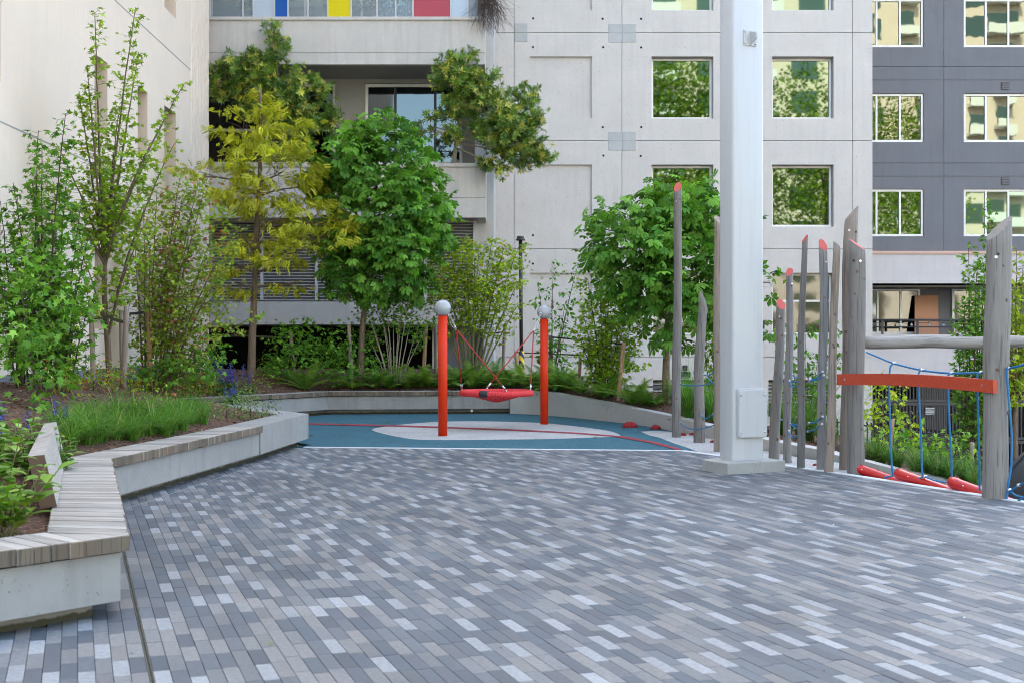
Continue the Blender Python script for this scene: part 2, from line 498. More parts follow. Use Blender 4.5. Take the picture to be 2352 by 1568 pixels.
def dist_far(X,Y):
    p=Vector((X,Y)); m=99
    for i in range(2,len(FAR)-1):
        a=Vector(FAR[i]); b=Vector(FAR[i+1]); d=b-a; t=min(1,max(0,(p-a).dot(d)/d.length_squared)); m=min(m,(a+d*t-p).length)
    return m
def hbed(X, Y):
    if Y<22 and X<-1.5:
        xb=lerp_at(Y,[p[1] for p in PLA],[p[0] for p in PLA])-.35; xw=wallX(Y)
        t=min(1,max(0,(xb-X)/max(.2,xb-xw)))
        h=.36+.60*t**.85
        if Y>19: h=.36+(h-.36)*(1-.38*min(1,(Y-19)/3))
        if Y<8.5: h=.36+(h-.36)*max(0,(Y-5)/3.5)
        wob=.05*math.sin(X*2.1+Y*1.3)*math.sin(Y*.9-X)*min(1,t*4)
        return h+wob
    yw=lerp_at(X,[p[0] for p in FAR],[p[1] for p in FAR]); top=lerp_at(X,[p[0] for p in FAR],FTOP)
    if X<-3.78:
        a=Vector(FAR[0]); b=Vector(FAR[1]); t=(b-a).normalized(); d=(Vector((X,Y))-a).dot(Vector((-t.y,t.x)))
        s=min(1,max(0,(d-.4)/2.0)); s=s*s*(3-2*s)
        return .40+.38*s+.04*math.sin(X*2.3)*math.sin(Y*1.7)*s
    s=min(1,max(0,(Y-yw-.45)/2.4)); s=s*s*(3-2*s)
    mound=.38*min(1,max(0,(1.2-X)/2.4))
    tgt=-.7 if X<6 else -.7-1.9*min(1,(X-6)/4)
    t=min(1,max(0,(Y-yw)/max(1,36.5-yw))) if X>0 else 0
    t*=min(1,max(0,X/1.5))
    if X>.3:
        dd=dist_far(X,Y); p=Vector((X,Y)); best=None
        for i in range(2,len(FAR)-1):
            a=Vector(FAR[i]); b=Vector(FAR[i+1]); d=b-a; tt=min(1,max(0,(p-a).dot(d)/d.length_squared)); e=(a+d*tt-p).length
            if best is None or e<best[0]: best=(e,FTOP[i]*(1-tt)+FTOP[i+1]*tt)
        top=best[1]; t=min(1,max(0,(dd-.3)/(14 if X<3.2 else max(7,14-(X-3.2)*6))))*min(1,X/1.5)
    h=(top-.06)*(1-t)+tgt*t+mound*s
    if X>-.6:
        q=max(0,dist_far(X,Y)-.22); h+=.24*min(1,(X+.6)/1.2)*max(0,min(1,(4.4-X)/1.0))*(1-math.exp(-q/.5))*math.exp(-q/5)
    return h+.04*math.sin(X*2.3)*math.sin(Y*1.7)*s
def onbed(x, y, d0=9.0, d1=36.0):
    d=d0
    while d<d1:
        p=P(x,y,d)
        if p.z<=hbed(p.x,p.y): return Vector((p.x,p.y,hbed(p.x,p.y)))
        d+=.03
    return P(x,y,d1)

struct(sheet('ground',[(-400,-400),(400,-400),(400,400),(-400,400)],-3.2,M['asphalt'],.2))
struct(sheet('plaza',[(-60,-70),(60,-70),(60,2.3),(8.52,2.3),(-60,2.3)],-.004,M['plaza'],.2))

# ---- paving
pav=struct(sheet('paving',[(-9,2.3),(8.52,2.3)]+[(x,y) for x,y in KERB[::-1][1:]]+[(-9,18)],-.014,M['sand'],.2))
rdir=Vector((-.3366,.9417)); qdir=Vector((.9417,.3366))
V0=.318; PW=.0755; PL=.281; JO=.0026
def clip_half(poly,a,b):
    # keep the part left of a->b
    out=[]; n=len(poly)
    def sd_(p): return (b[0]-a[0])*(p[1]-a[1])-(b[1]-a[1])*(p[0]-a[0])
    for i in range(n):
        p=poly[i]; q=poly[(i+1)%n]; sp=sd_(p); sq=sd_(q)
        if sp>=0: out.append(p)
        if (sp>=0)!=(sq>=0):
            t=sp/(sp-sq); out.append((p[0]+(q[0]-p[0])*t,p[1]+(q[1]-p[1])*t))
    return out
tones=[((.088,.101,.120),.34),((.109,.121,.138),.22),((.152,.157,.166),.20),((.188,.187,.188),.24)]
WHITE=(.270,.284,.302)
wgrid={}
def pick_tone(c):
    u=R.random()
    if u<.20:
        uu=c.dot(rdir)/.62; vv=c.dot(qdir)/.20; key=(int(uu//1),int(vv//1)); ok=True
        for a in (-1,0,1):
            for b_ in (-1,0,1):
                for q in wgrid.get((key[0]+a,key[1]+b_),()):
                    if (q[0]-uu)**2+(q[1]-vv)**2<.45: ok=False
        if ok:
            wgrid.setdefault(key,[]).append((uu,vv)); k=R.uniform(.86,1.06); return tuple(x*k for x in WHITE)
    u=R.random()
    for c,w in tones:
        if u<w: break
        u-=w
    k=R.uniform(.88,1.10); j=R.uniform(-.005,.005)
    return (c[0]*k+j,c[1]*k,c[2]*k-j*.6)
cells=[]
plx=[p[0] for p in PLA]; ply=[p[1] for p in PLA]
for vi in range(-42,150):
    v=V0+.010+vi*PW if vi>=0 else V0-.010+vi*PW
    off=R.choice([0,1/3,2/3,.5])*PL+R.uniform(-.03,.03)
    for ui in range(-8,72):
        u=ui*PL+off
        c=qdir*(v+PW/2)+rdir*(u+PL/2)
        if c.y<2.45 or c.y>17.6: continue
        if abs(c.x)>.46*c.y+1.3: continue
        if c.y<17.8 and c.x < lerp_at(c.y,ply,plx)-.30 and c.y>4.6: continue
        h=JO/2; e=.0014
        quad=[qdir*(v+h)+rdir*(u+e),qdir*(v+PW-h)+rdir*(u+e),qdir*(v+PW-h)+rdir*(u+PL-e),qdir*(v+h)+rdir*(u+PL-e)]
        poly=[(p.x,p.y) for p in quad]; full=True
        for i in range(len(KERB)-1):
            a,b=KERB[i+1],KERB[i]
            np_=clip_half(poly,a,b)
            if len(np_)!=4 or any(abs(x[0]-y[0])>1e-9 or abs(x[1]-y[1])>1e-9 for x,y in zip(np_,poly)): full=False
            poly=np_
            if len(poly)<3: break
        if len(poly)<3: continue
        vis=c.y>5.3 and abs(c.x)<.415*c.y
        size=0 if not(full and vis) else 1/(c.y**3)
        cells.append([size,poly,c,u,v,full])
cells.sort(key=lambda q:-q[0])
BEV=.0016
def paver_geo(mb,poly,z,tl=0.0):
    n=len(poly); cx=sum(p[0] for p in poly)/n; cy=sum(p[1] for p in poly)/n
    base=len(mb.v)
    for p in poly:
        dx=p[0]-cx; dy=p[1]-cy; L=math.hypot(dx,dy); k=max(0,(L-BEV*1.5)/L)
        mb.v.append((cx+dx*k,cy+dy*k,z))
    for p in poly: mb.v.append((p[0],p[1],z-BEV))
    for p in poly: mb.v.append((p[0],p[1],z-.03))
    mb.f.append(tuple(range(base,base+n))); 
    for i in range(n):
        j=(i+1)%n
        mb.f.append((base+i,base+n+i,base+n+j,base+j)); mb.f.append((base+n+i,base+2*n+i,base+2*n+j,base+n+j))
    mb.mi+= [0]*(1+2*n); mb.sm+=[False]*(1+2*n)
    return 1+2*n
one=MB(); hx=PW/2-JO/2; hy=PL/2-.0014
paver_geo(one,[(-hx,-hy),(hx,-hy),(hx,hy),(-hx,hy)],0)
paver_me=one.mesh('paver',M['paver'])
ang=math.atan2(qdir.y,qdir.x)
field=MB(); ftone=[]
for i,(size,poly,c,u,v,full) in enumerate(cells):
    z=R.uniform(-.0014,.0012)
    tn=pick_tone(c)
    if i<300 and size>0:
        o=obj('paver',paver_me,pav); o.location=(c.x,c.y,z); o.rotation_euler=(R.uniform(-.004,.004),R.uniform(-.008,.008),ang); o.color=(*tn,1)
    else:
        k=paver_geo(field,poly,z); ftone+= [tn]*k
fme=field.mesh('paver_field',M['paver_field'])
ca=fme.color_attributes.new('tone','FLOAT_COLOR','CORNER')
lc=np.zeros((len(fme.loops),4),dtype=np.float32); lc[:,3]=1
tot=np.zeros(len(fme.polygons),dtype=np.int32); fme.polygons.foreach_get('loop_total',tot)
lc[:,:3]=np.repeat(np.array(ftone,dtype=np.float32),tot,axis=0)
ca.data.foreach_set('color',lc.ravel())
o=obj('paver_field',fme,pav); o['kind']='stuff'

# slot drain set between the rows along the bench
dr=MB()
def uv(u,v): p=qdir*v+rdir*u; return (p.x,p.y)
def bar(mb,u0,u1,v0,v1,z0,z1,m=0):
    a=uv(u0,v0); b=uv(u0,v1); c=uv(u1,v1); d=uv(u1,v0)
    mb.hexa([(*a,z0),(*b,z0),(*c,z0),(*d,z0),(*a,z1),(*b,z1),(*c,z1),(*d,z1)],m)
bar(dr,2.6,11.6,V0-.0085,V0+.0085,-.05,-.012,1)
bar(dr,2.6,11.6,V0-.0085,V0-.0060,-.012,.001,0)
bar(dr,2.6,11.6,V0+.0060,V0+.0085,-.012,.001,0)
tag(dr.build('slot_drain',[M['steel'],M['black']]),'thin steel slot drain between paver rows beside the planter bench','drain')
es=MB(); a=Vector((-3.468,10.94)); b=Vector((-2.884,17.07)); t=(b-a).normalized(); nn=Vector((-t.y,t.x))*.003
es.hexa([(a.x-nn.x*-1,a.y+nn.y,-.01),(a.x-nn.x,a.y-nn.y,-.01),(b.x-nn.x,b.y-nn.y,-.01),(b.x+nn.x,b.y+nn.y,-.01),
         (a.x+nn.x,a.y+nn.y,.004),(a.x-nn.x,a.y-nn.y,.004),(b.x-nn.x,b.y-nn.y,.004),(b.x+nn.x,b.y+nn.y,.004)])
struct(es.build('edging_strip',M['edging']))
# kerb between pavers and rubber
kb=MB(); ko=offset_line(KERB[1:],.12)
for i in range(len(KERB)-2):
    a,b=KERB[1+i],KERB[2+i]; c,d=ko[i+1],ko[i]
    kb.hexa([(*a,-.4),(*b,-.4),(*c,-.4),(*d,-.4),(*a,.005),(*b,.005),(*c,.005),(*d,.005)])
struct(kb.build('kerb',M['kerb']))

# ---- rubber play surface
fk=ko
blue=[(-3.3,17.42)]+[(x,y) for x,y in fk[:5]]+[(4.25,15.1),(3.85,15.6),(3.5,16.9),(3.15,18.8),(2.3,22.1),(.8,24.9),(-.05,25.62),(-3.7,25.3),(-5.9,22.2),(-5.6,21.6),(-2.9,17.75)]
struct(sheet('rubber_surface',blue,-.004,M['rub_blue']))
def gpoly(px): return [(G(x,y).x,G(x,y).y) for x,y in px]
def smooth_closed(pts,n=6):
    out=[]; m=len(pts)
    for i in range(m):
        p0,p1,p2,p3=[Vector(pts[(i+k-1)%m]) for k in range(4)]
        for s in range(n):
            t=s/n
            q=.5*((2*p1)+(p2-p0)*t+(2*p0-5*p1+4*p2-p3)*t*t+(3*p1-p0-3*p2+p3)*t**3)
            out.append((q.x,q.y))
    return out
lens=[(855,986),(880,979),(940,972),(1009,967.5),(1080,966),(1148,967),(1240,970),(1332,979),(1401,989),(1425,1000),(1400,1002),(1332,1004.6),(1240,1007),(1148,1008),(1050,1009),(954,1007.6),(890,997)]
struct(sheet('rubber_patch',smooth_closed(gpoly(lens)),0.0,M['rub_white'],.003))
pw=smooth_closed(gpoly([(1472,990),(1490,998),(1515,1004),(1551,1018),(1585,1029),(1612,1041)]),1)
pw2=[(x,y) for x,y in pw]+[(fk[1][0]+.55,fk[1][1]-.95),(fk[2][0]+.02,fk[2][1]+.02),(fk[3][0]+.02,fk[3][1]+.02),(fk[4][0]+.02,fk[4][1]+.02),(4.2,14.9),(3.8,15.55),(3.45,16.9)]+gpoly([(1650,1008),(1600,999),(1545,990.5),(1507,988)])
pw2[6]=(2.62,16.45)
struct(sheet('rubber_patch',pw2,0.0,M['rub_white'],.003))
# red line over the patches
rl=[(700,972.5),(800,974.5),(899,977),(1027,981),(1180,987),(1321,994),(1425,1002),(1496,1014.5),(1540,1026),(1566,1034)]
c=[G(x,y) for x,y in rl]; c2=[(p.x,p.y) for p in c]
w=[.17,.17,.17,.16,.15,.12,.09,.07,.055,.045]
L_=offset_line(c2,1.0); up=[(a[0]+(b[0]-a[0])*k,a[1]+(b[1]-a[1])*k) for a,b,k in zip(c2,L_,w)]
dn=[(a[0]-(b[0]-a[0])*k,a[1]-(b[1]-a[1])*k) for a,b,k in zip(c2,L_,w)]
rb=MB()
for i in range(len(c2)-1):
    rb.quad((*dn[i],.004),(*dn[i+1],.004),(*up[i+1],.004),(*up[i],.004))
struct(rb.build('painted_line',M['rub_red']))

# ---- heightfields
def field_mesh(name,poly,step,hf,mat,xr,yr,tight=False):
    xs=np.arange(xr[0],xr[1]+step,step); ys=np.arange(yr[0],yr[1]+step,step)
    ins=[[inpoly(x,y,poly) for x in xs] for y in ys]
    mb=MB(); idx={}
    for j in range(len(ys)-1):
        for i in range(len(xs)-1):
            if (all if tight else any)((ins[j][i],ins[j][i+1],ins[j+1][i],ins[j+1][i+1])):
                q=[]
                for (a,b_) in ((i,j),(i+1,j),(i+1,j+1),(i,j+1)):
                    if (a,b_) not in idx:
                        idx[(a,b_)]=len(mb.v); mb.v.append((float(xs[a]),float(ys[b_]),hf(float(xs[a]),float(ys[b_]))))
                    q.append(idx[(a,b_)])
                mb.f.append(tuple(q)); mb.mi.append(0); mb.sm.append(True)
    return mb.build(name,mat)
pin=offset_line(PLA,.15); fin=offset_line(FAR,.05)
bed=[(-8,3.5),(-4.6,3.6)]+pin[:-1]+[(-5.9,22.25)]+fin[1:]+[(13.9,12.7),(13.9,42.5),(8,42.5),(8,36.9),(-.4,36.9),(-.4,32),(-8,32),(-8,20)]
struct(field_mesh('planting_bed',bed,.12,lambda x,y:hbed(x,y)+R.uniform(-.012,.012),M['mulch'],(-8,14),(3.5,42.5),True))
def hslope(X,Y):
    p=Vector((X-4.53,Y-11.9)); d=p.dot(Vector((.923,.385)))
    return -.12-.40*max(0,d-.05)
slope=[(3.75,14.0),(4.62,11.95),(4.9,11.3),(7.5,5.05),(14,5),(14,12.6),(9,13.3),(6.6,14.1),(5.58,14.6),(4.41,15.3),(4.1,15.0)]
struct(field_mesh('play_slope',slope,.15,hslope,M['rub_blue'],(3.6,14),(5,15.4)))

# ---- the near planter bench
def strip(mb,outer,inner,z0,z1,closed_ends=True,m=0,tops=None):
    for i in range(len(outer)-1):
        a,b=outer[i],outer[i+1]; c,d=inner[i+1],inner[i]
        za=tops[i] if tops else z1; zb=tops[i+1] if tops else z1
        mb.hexa([(*a,z0),(*b,z0),(*c,z0),(*d,z0),(*a,za),(*b,zb),(*c,zb),(*d,za)],m)
def sub(path,i0,i1): return path[i0:i1+1]
pb=thing('planter_bench',(-2.4,6.9,0),'zigzag concrete planter bench with weathered cedar slats and one timber backrest','bench')
front=offset_line(PLA,.045); back=offset_line(PLA,.42); toe=offset_line(PLA,.19); toeb=offset_line(PLA,.40)
w=MB(); strip(w,sub(front,0,2)+[offset_line(PLA[2:5],.045)[1]],sub(back,0,2)+[offset_line(PLA[2:5],.42)[1]],.09,.352)
w.build('concrete_wall',M['bench_con'],pb)
fr2=[offset_line(PLA,.03)[k] for k in (3,4,5)]; bk2=[offset_line(PLA,.45)[k] for k in (3,4,5)]
w=MB(); strip(w,fr2,bk2,.09,.45); w.build('concrete_end_block',M['bench_con'],pb)
w=MB(); strip(w,toe,toeb,-.02,.095); w.build('toe_kick',M['toe_con'],pb)
rl_=MB(); r1=offset_line(PLA[:4],.09); r2=offset_line(PLA[:4],.38); strip(rl_,r1,r2,.352,.3655); rl_.build('slat_rail',M['black'],pb)
def slat(parent,fa,fb,bb,ba,z0,z1,bv=.004):
    # bevelled plank: fa,fb front ends, ba,bb back ends
    m=MB(); c=(Vector(fa)+Vector(fb)+Vector(ba)+Vector(bb))/4
    dz=R.uniform(-.0025,.0025)
    pts=[Vector(q) for q in (fa,fb,bb,ba)]
    fo=R.uniform(-.006,.006)
    dirv=(pts[0]-pts[3]).normalized()
    pts[0]=pts[0]+dirv*fo; pts[1]=pts[1]+dirv*fo
    ins=[]
    for q in pts:
        d=q-c; ins.append(c+d*(1-bv*1.4/max(.02,d.length)))
    n=[]
    for q in pts: n.append((q.x-c.x,q.y-c.y,z0+dz))
    for q in pts: n.append((q.x-c.x,q.y-c.y,z1-bv+dz))
    for q in ins: n.append((q.x-c.x,q.y-c.y,z1+dz))
    m.v=n
    m.f=[(3,2,1,0),(0,1,5,4),(1,2,6,5),(2,3,7,6),(3,0,4,7),(4,5,9,8),(5,6,10,9),(6,7,11,10),(7,4,8,11),(8,9,10,11)]
    m.mi=[0,1,0,1,0,1,0,1,0,0]; m.sm=[False]*10
    # turn the plank so that its grain runs along local Y
    a=math.atan2(dirv.y,dirv.x)-math.pi/2
    rot=Matrix.Rotation(-a,4,'Z')
    m.v=[tuple(rot@Vector(p)) for p in m.v]
    o=m.build('slat',[M['slat'],M['slat_end']],parent)
    loc=Matrix.Translation(Vector((c.x,c.y,0)))@Matrix.Rotation(a,4,'Z')
    o.matrix_parent_inverse=Matrix.Identity(4)
    o.matrix_basis=PINV[parent.name]@loc
    return o
def run_slats(parent,f0,f1,b0,b1,n,gap,z0,z1):
    f0,f1,b0,b1=[Vector(q) for q in (f0,f1,b0,b1)]
    for i in range(n):
        t0=i/n; t1=(i+1)/n-gap/n
        slat(parent,f0.lerp(f1,t0),f0.lerp(f1,t1),b0.lerp(b1,t1),b0.lerp(b1,t0),z0,z1)
# first run up to the corner
adir=Vector((-.664,-.748)); aper=Vector((-.748,.664))
s5=Vector((-2.255,6.446)); 
for i in range(26):
    a=s5+adir*(.0955*i); b=a+adir*.0855
    slat(pb,(a.x,a.y),(b.x,b.y),(b.x+aper.x*.44,b.y+aper.y*.44),(a.x+aper.x*.44,a.y+aper.y*.44),.366,.45)
slat(pb,(-2.250,6.452),(-2.084,6.638),(-2.545,6.712),(-2.575,6.742),.366,.45)
run_slats(pb,(-2.088,6.646),(-3.592,10.95),(-2.57,6.728),(-4.03,10.90),45,.08,.366,.45)
slat(pb,(-3.595,10.955),(-3.575,11.07),(-4.03,11.06),(-4.033,10.905),.366,.45)
slat(pb,(-3.574,11.076),(-3.556,11.25),(-4.02,11.16),(-4.03,11.066),.366,.45)
run_slats(pb,(-3.555,11.257),(-3.117,15.25),(-4.02,11.17),(-3.565,15.27),42,.09,.366,.45)
# backrest: one thick leaning timber on two steel brackets
bd=Vector((-.33,.944)).normalized(); bp=Vector((-.944,-.33))
s0=Vector((-2.568,6.72)); 
def bl(t,off): q=s0+bd*t+bp*off; return (q.x,q.y)
t0,t1=1.03,4.35
br=MB(); zb,zt=.462,.790; lean=.075
br.hexa([(*bl(t0,-.035),zb),(*bl(t0,.065),zb-.012),(*bl(t1,.065),zb-.012),(*bl(t1,-.035),zb),
         (*bl(t0,-.035+lean),zt),(*bl(t0,.065+lean),zt-.010),(*bl(t1,.065+lean),zt-.010),(*bl(t1,-.035+lean),zt)])
br.mi=[0,0,1,0,1,0]
for k,f in enumerate(br.f): pass
bo=br.build('backrest',[M['slat'],M['backrest_end']],pb)
for me_f in bo.data.polygons:
    n_=me_f.normal; me_f.material_index=1 if abs(n_.x*bd.x+n_.y*bd.y)>.8 else 0
for t in (1.75,2.9,4.0):
    k=MB(); a=bl(t,.07); b=bl(t+.05,.07); c=bl(t+.05,.082); d=bl(t,.082)
    k.hexa([(*a,.2),(*b,.2),(*c,.2),(*d,.2),(a[0]+bp.x*lean,a[1]+bp.y*lean,.70),(b[0]+bp.x*lean,b[1]+bp.y*lean,.70),(c[0]+bp.x*lean,c[1]+bp.y*lean,.70),(d[0]+bp.x*lean,d[1]+bp.y*lean,.70)])
    k.build('bracket',M['steel'],bo)
# small recessed step light and round toe lamps
cdir=(Vector(PLA[4])-Vector(PLA[3])).normalized(); q=Vector(fr2[0])+cdir*.84; nrm=Vector((cdir.y,-cdir.x))
sl=MB(); a=q+nrm*.002; b=a+cdir*.055
sl.hexa([(a.x,a.y,.185),(b.x,b.y,.185),(b.x-nrm.x*.02,b.y-nrm.y*.02,.185),(a.x-nrm.x*.02,a.y-nrm.y*.02,.185),(a.x,a.y,.275),(b.x,b.y,.275),(b.x-nrm.x*.02,b.y-nrm.y*.02,.275),(a.x-nrm.x*.02,a.y-nrm.y*.02,.275)])
sl.build('step_light',M['soffit'],pb)
for (i,t) in ((2,.42),(3,.25)):
    a=Vector(toe[i]); b=Vector(toe[i+1]); d=(b-a).normalized(); nn_=Vector((d.y,-d.x)); q=a.lerp(b,t)
    k=MB(); k.tube([(q.x,q.y,.055),(q.x+nn_.x*.012,q.y+nn_.y*.012,.055)],.022,12); k.build('toe_lamp',M['steel'],pb)

# ---- far bench and the low curved wall
fb=thing('curved_planter_bench',(-3.0,25.0,0),'long concrete planter wall with slatted seat behind the basket swing','bench')
fpts=[FAR[0],FAR[1],(-1.05,25.393),FAR[2]]
f1=offset_line(fpts,.04); f2=offset_line(fpts,.42); f3=offset_line(fpts,.20)
w=MB(); strip(w,f1[:3],f2[:3],.10,.37); w.build('concrete_wall',M['bench_con'],fb)
w=MB(); strip(w,f3,f2,-.02,.102); w.build('toe_kick',M['toe_con'],fb)
r1=offset_line(fpts,.09); w=MB(); strip(w,r1[:3],f2[:3],.371,.3855); w.build('slat_rail',M['black'],fb)
run_slats(fb,FAR[0],FAR[1],f2[0],f2[1],38,.09,.386,.47)
run_slats(fb,(FAR[1][0]+.006,FAR[1][1]),(-1.05,25.393),(f2[1][0]+.006,f2[1][1]),f2[2],29,.09,.386,.47)
w=MB(); strip(w,[f1[2],f1[3]],[f2[2],f2[3]],.10,.47); w.build('concrete_end_block',M['bench_con'],fb)
cp=[]; ct=[]
for i in range(2,len(FAR)-1):
    for s in range(5):
        t=s/5
        p0=Vector(FAR[max(2,i-1)]); p1=Vector(FAR[i]); p2=Vector(FAR[i+1]); p3=Vector(FAR[min(len(FAR)-1,i+2)])
        q=.5*((2*p1)+(p2-p0)*t+(2*p0-5*p1+4*p2-p3)*t*t+(3*p1-p0-3*p2+p3)*t**3)
        cp.append((q.x,q.y)); ct.append(FTOP[i]*(1-t)+FTOP[i+1]*t)
lw=MB(); ci=offset_line(cp,.22); cp2=offset_line(cp,.02)
strip(lw,cp2,ci,-1.9,0,tops=ct)
tag(lw.build('low_wall',M['wall_con']),'low curved concrete wall edging the blue play surface and sloping down','wall')
for px in (706,1082):
    q=G(px,951); k=MB(); k.tube([(q.x,25.30 if px<900 else 25.6,.055),(q.x,25.285 if px<900 else 25.585,.055)],.028,12)
    k.build('toe_lamp',M['steel'],fb)
# ================================================================== buildings
def wall_grid(mb,xs,zs,opens,y,depth,m=0,back=None,outer=.06):
    # front wall at plane y with openings (set of (i,j) cells), reveals going to y+depth
    nx=len(xs)-1; nz=len(zs)-1
    for i in range(nx):
        for j in range(nz):
            x0,x1,z0,z1=xs[i],xs[i+1],zs[j],zs[j+1]
            if (i,j) not in opens:
                mb.quad((x0,y,z0),(x1,y,z0),(x1,y,z1),(x0,y,z1),m)
            else:
                d=y+depth
                mb.quad((x0,y,z0),(x0,y,z1),(x0,d,z1),(x0,d,z0),m)
                mb.quad((x1,y,z0),(x1,d,z0),(x1,d,z1),(x1,y,z1),m)
                mb.quad((x0,y,z0),(x0,d,z0),(x1,d,z0),(x1,y,z0),m)
                mb.quad((x0,y,z1),(x1,y,z1),(x1,d,z1),(x0,d,z1),m)
                if back is not None: mb.quad((x0,d,z0),(x1,d,z0),(x1,d,z1),(x0,d,z1),back)
    a,b,c,d=xs[0],xs[-1],zs[0],zs[-1]; o=y+outer
    mb.quad((a,y,c),(a,y,d),(a,o,d),(a,o,c),m); mb.quad((b,y,c),(b,o,c),(b,o,d),(b,y,d),m)
    mb.quad((a,y,c),(a,o,c),(b,o,c),(b,y,c),m); mb.quad((a,y,d),(b,y,d),(b,o,d),(a,o,d),m)
def window(parent,x0,x1,z0,z1,y,mull=(),trans=(),fw=.05,fd=.06,pane='mirror',frame='window_white',dark=()):
    f=MB()
    f.box(x0,x1,y-fd,y,z0,z0+fw); f.box(x0,x1,y-fd,y,z1-fw,z1)
    f.box(x0,x0+fw,y-fd,y,z0+fw,z1-fw); f.box(x1-fw,x1,y-fd,y,z0+fw,z1-fw)
    root=f.build('window',M[frame],parent)
    cuts=[x0+fw]+list(mull)+[x1-fw]
    for k,mx in enumerate(mull):
        b=MB(); b.box(mx-fw*.42,mx+fw*.42,y-fd*.9,y,z0+fw,z1-fw); b.build('mullion',M['black'] if k in dark else M[frame],root)
    zc=[z0+fw]+list(trans)+[z1-fw]
    for tz in trans:
        b=MB(); b.box(x0+fw,x1-fw,y-fd*.8,y-.004,tz-fw*.45,tz+fw*.45); b.build('transom',M[frame],root)
    for i in range(len(cuts)-1):
        for j in range(len(zc)-1):
            b=MB(); tx=R.uniform(-.004,.004); tz=R.uniform(-.004,.004); yy=y-.012
            b.quad((cuts[i],yy+tx,zc[j]+0),(cuts[i+1],yy-tx,zc[j]),(cuts[i+1],yy-tx+tz,zc[j+1]),(cuts[i],yy+tx+tz,zc[j+1]))
            b.build('pane',M[pane],root)
    return root
def text_part(name,body,size,mat,loc,parent,bold=0.0,align='LEFT',rotz=0.0):
    cu=bpy.data.curves.new('lettering','FONT'); cu.body=body; cu.size=size; cu.align_x=align; cu.offset=bold; cu.resolution_u=2
    to=bpy.data.objects.new('lettering',cu); COL.objects.link(to)
    dg=bpy.context.evaluated_depsgraph_get(); me=bpy.data.meshes.new_from_object(to.evaluated_get(dg))
    bpy.data.objects.remove(to); me.materials.clear(); me.materials.append(mat)
    o=obj(name,me,parent)
    o.matrix_parent_inverse=Matrix.Identity(4)
    o.matrix_basis=PINV.get(parent.name,Matrix.Identity(4))@Matrix.Translation(loc)@Matrix.Rotation(rotz,4,'Z')@Matrix.Rotation(rad(90),4,'X')
    return o

# ---- pale concrete apartment block
YF=37.0; sF=F/YF
fx=lambda x:(x-CX)/sF
fz=lambda y:EYE-(y-CY)/sF
cb=thing('concrete_building',(6,43,-3.2),'pale precast concrete block with square windows and blank recessed panels','building')
b=MB(); b.box(-9,fx(2004.5)-.01,YF+.42,YF+14,-3.2,36); b.box(-9,fx(2004.5),YF-.001,YF+.42,fz(-173)+.004,36); b.box(fx(2004.5)-.3,fx(2004.5)-.011,YF+.07,YF+.42,-3.2,fz(-173)); b.build('core',M['facade'],cb)
g=.008
cols=[(1092,1181),(1181,1428.5),(1428.5,1958.5),(1958.5,2004.5)]
rows=[-173,75.3,323.6,572,820,1090]
for r in range(5):
    y0,y1=rows[r],rows[r+1]; z1=fz(y0)-g; z0=fz(y1)+g
    wz1=fz(y0+55); wz0=fz(y0+197.5)
    for ci,(xa,xb) in enumerate(cols):
        x0,x1=fx(xa)+g,fx(xb)-g
        m=MB()
        if ci==0 or ci==3 or r==4:
            if r==4 and ci==2:
                wall_grid(m,[x0,fx(1500),fx(1643),fx(1765),fx(1905),x1],[z0,fz(955),fz(872),z1],{(1,1),(3,1)},YF,.3,outer=.4)
            else: wall_grid(m,[x0,x1],[z0,z1],set(),YF,.3,outer=.4)
        elif ci==1:
            wall_grid(m,[x0,fx(1217),fx(1359.5),x1],[z0,wz0,wz1,z1],{(1,1)},YF,.09,back=0,outer=.4)
        else:
            wall_grid(m,[x0,fx(1496.5),fx(1638.5),fx(1773.5),fx(1914.7),x1],[z0,wz0,wz1,z1],{(1,1),(3,1)},YF,.34,outer=.4)
        pnl=m.build('wall_panel',M['facade'],cb)
        if ci==2 and r<4:
            for (a,c) in ((1496.5,1638.5),(1773.5,1914.7)):
                window(cb,fx(a)+.012,fx(c)-.012,wz0+.012,wz1-.012,YF+.30,trans=((wz0+wz1)/2+.1,) if r==3 else (),fw=.065,pane='mirror' if r<3 else 'glass_dim')
# ground-floor louvred openings
for (xa,xb) in ((1500,1643),(1765,1905)):
    x0,x1=fx(xa),fx(xb); n=6
    bk=MB(); bk.box(x0+.003,x1-.003,YF+.30,YF+.32,fz(955)+.003,fz(872)-.003); vg=bk.build('vent',M['dark'],cb)
    for k in range(n):
        zc=fz(876+k*8.5); s=MB(); s.hexa([(x0+.01,YF+.10,zc-.085),(x1-.01,YF+.10,zc-.085),(x1-.01,YF+.26,zc-.012),(x0+.01,YF+.26,zc-.012),(x0+.01,YF+.10,zc-.07),(x1-.01,YF+.10,zc-.07),(x1-.01,YF+.26,zc+.003),(x0+.01,YF+.26,zc+.003)])
        s.build('slat',M['louvre'],vg)
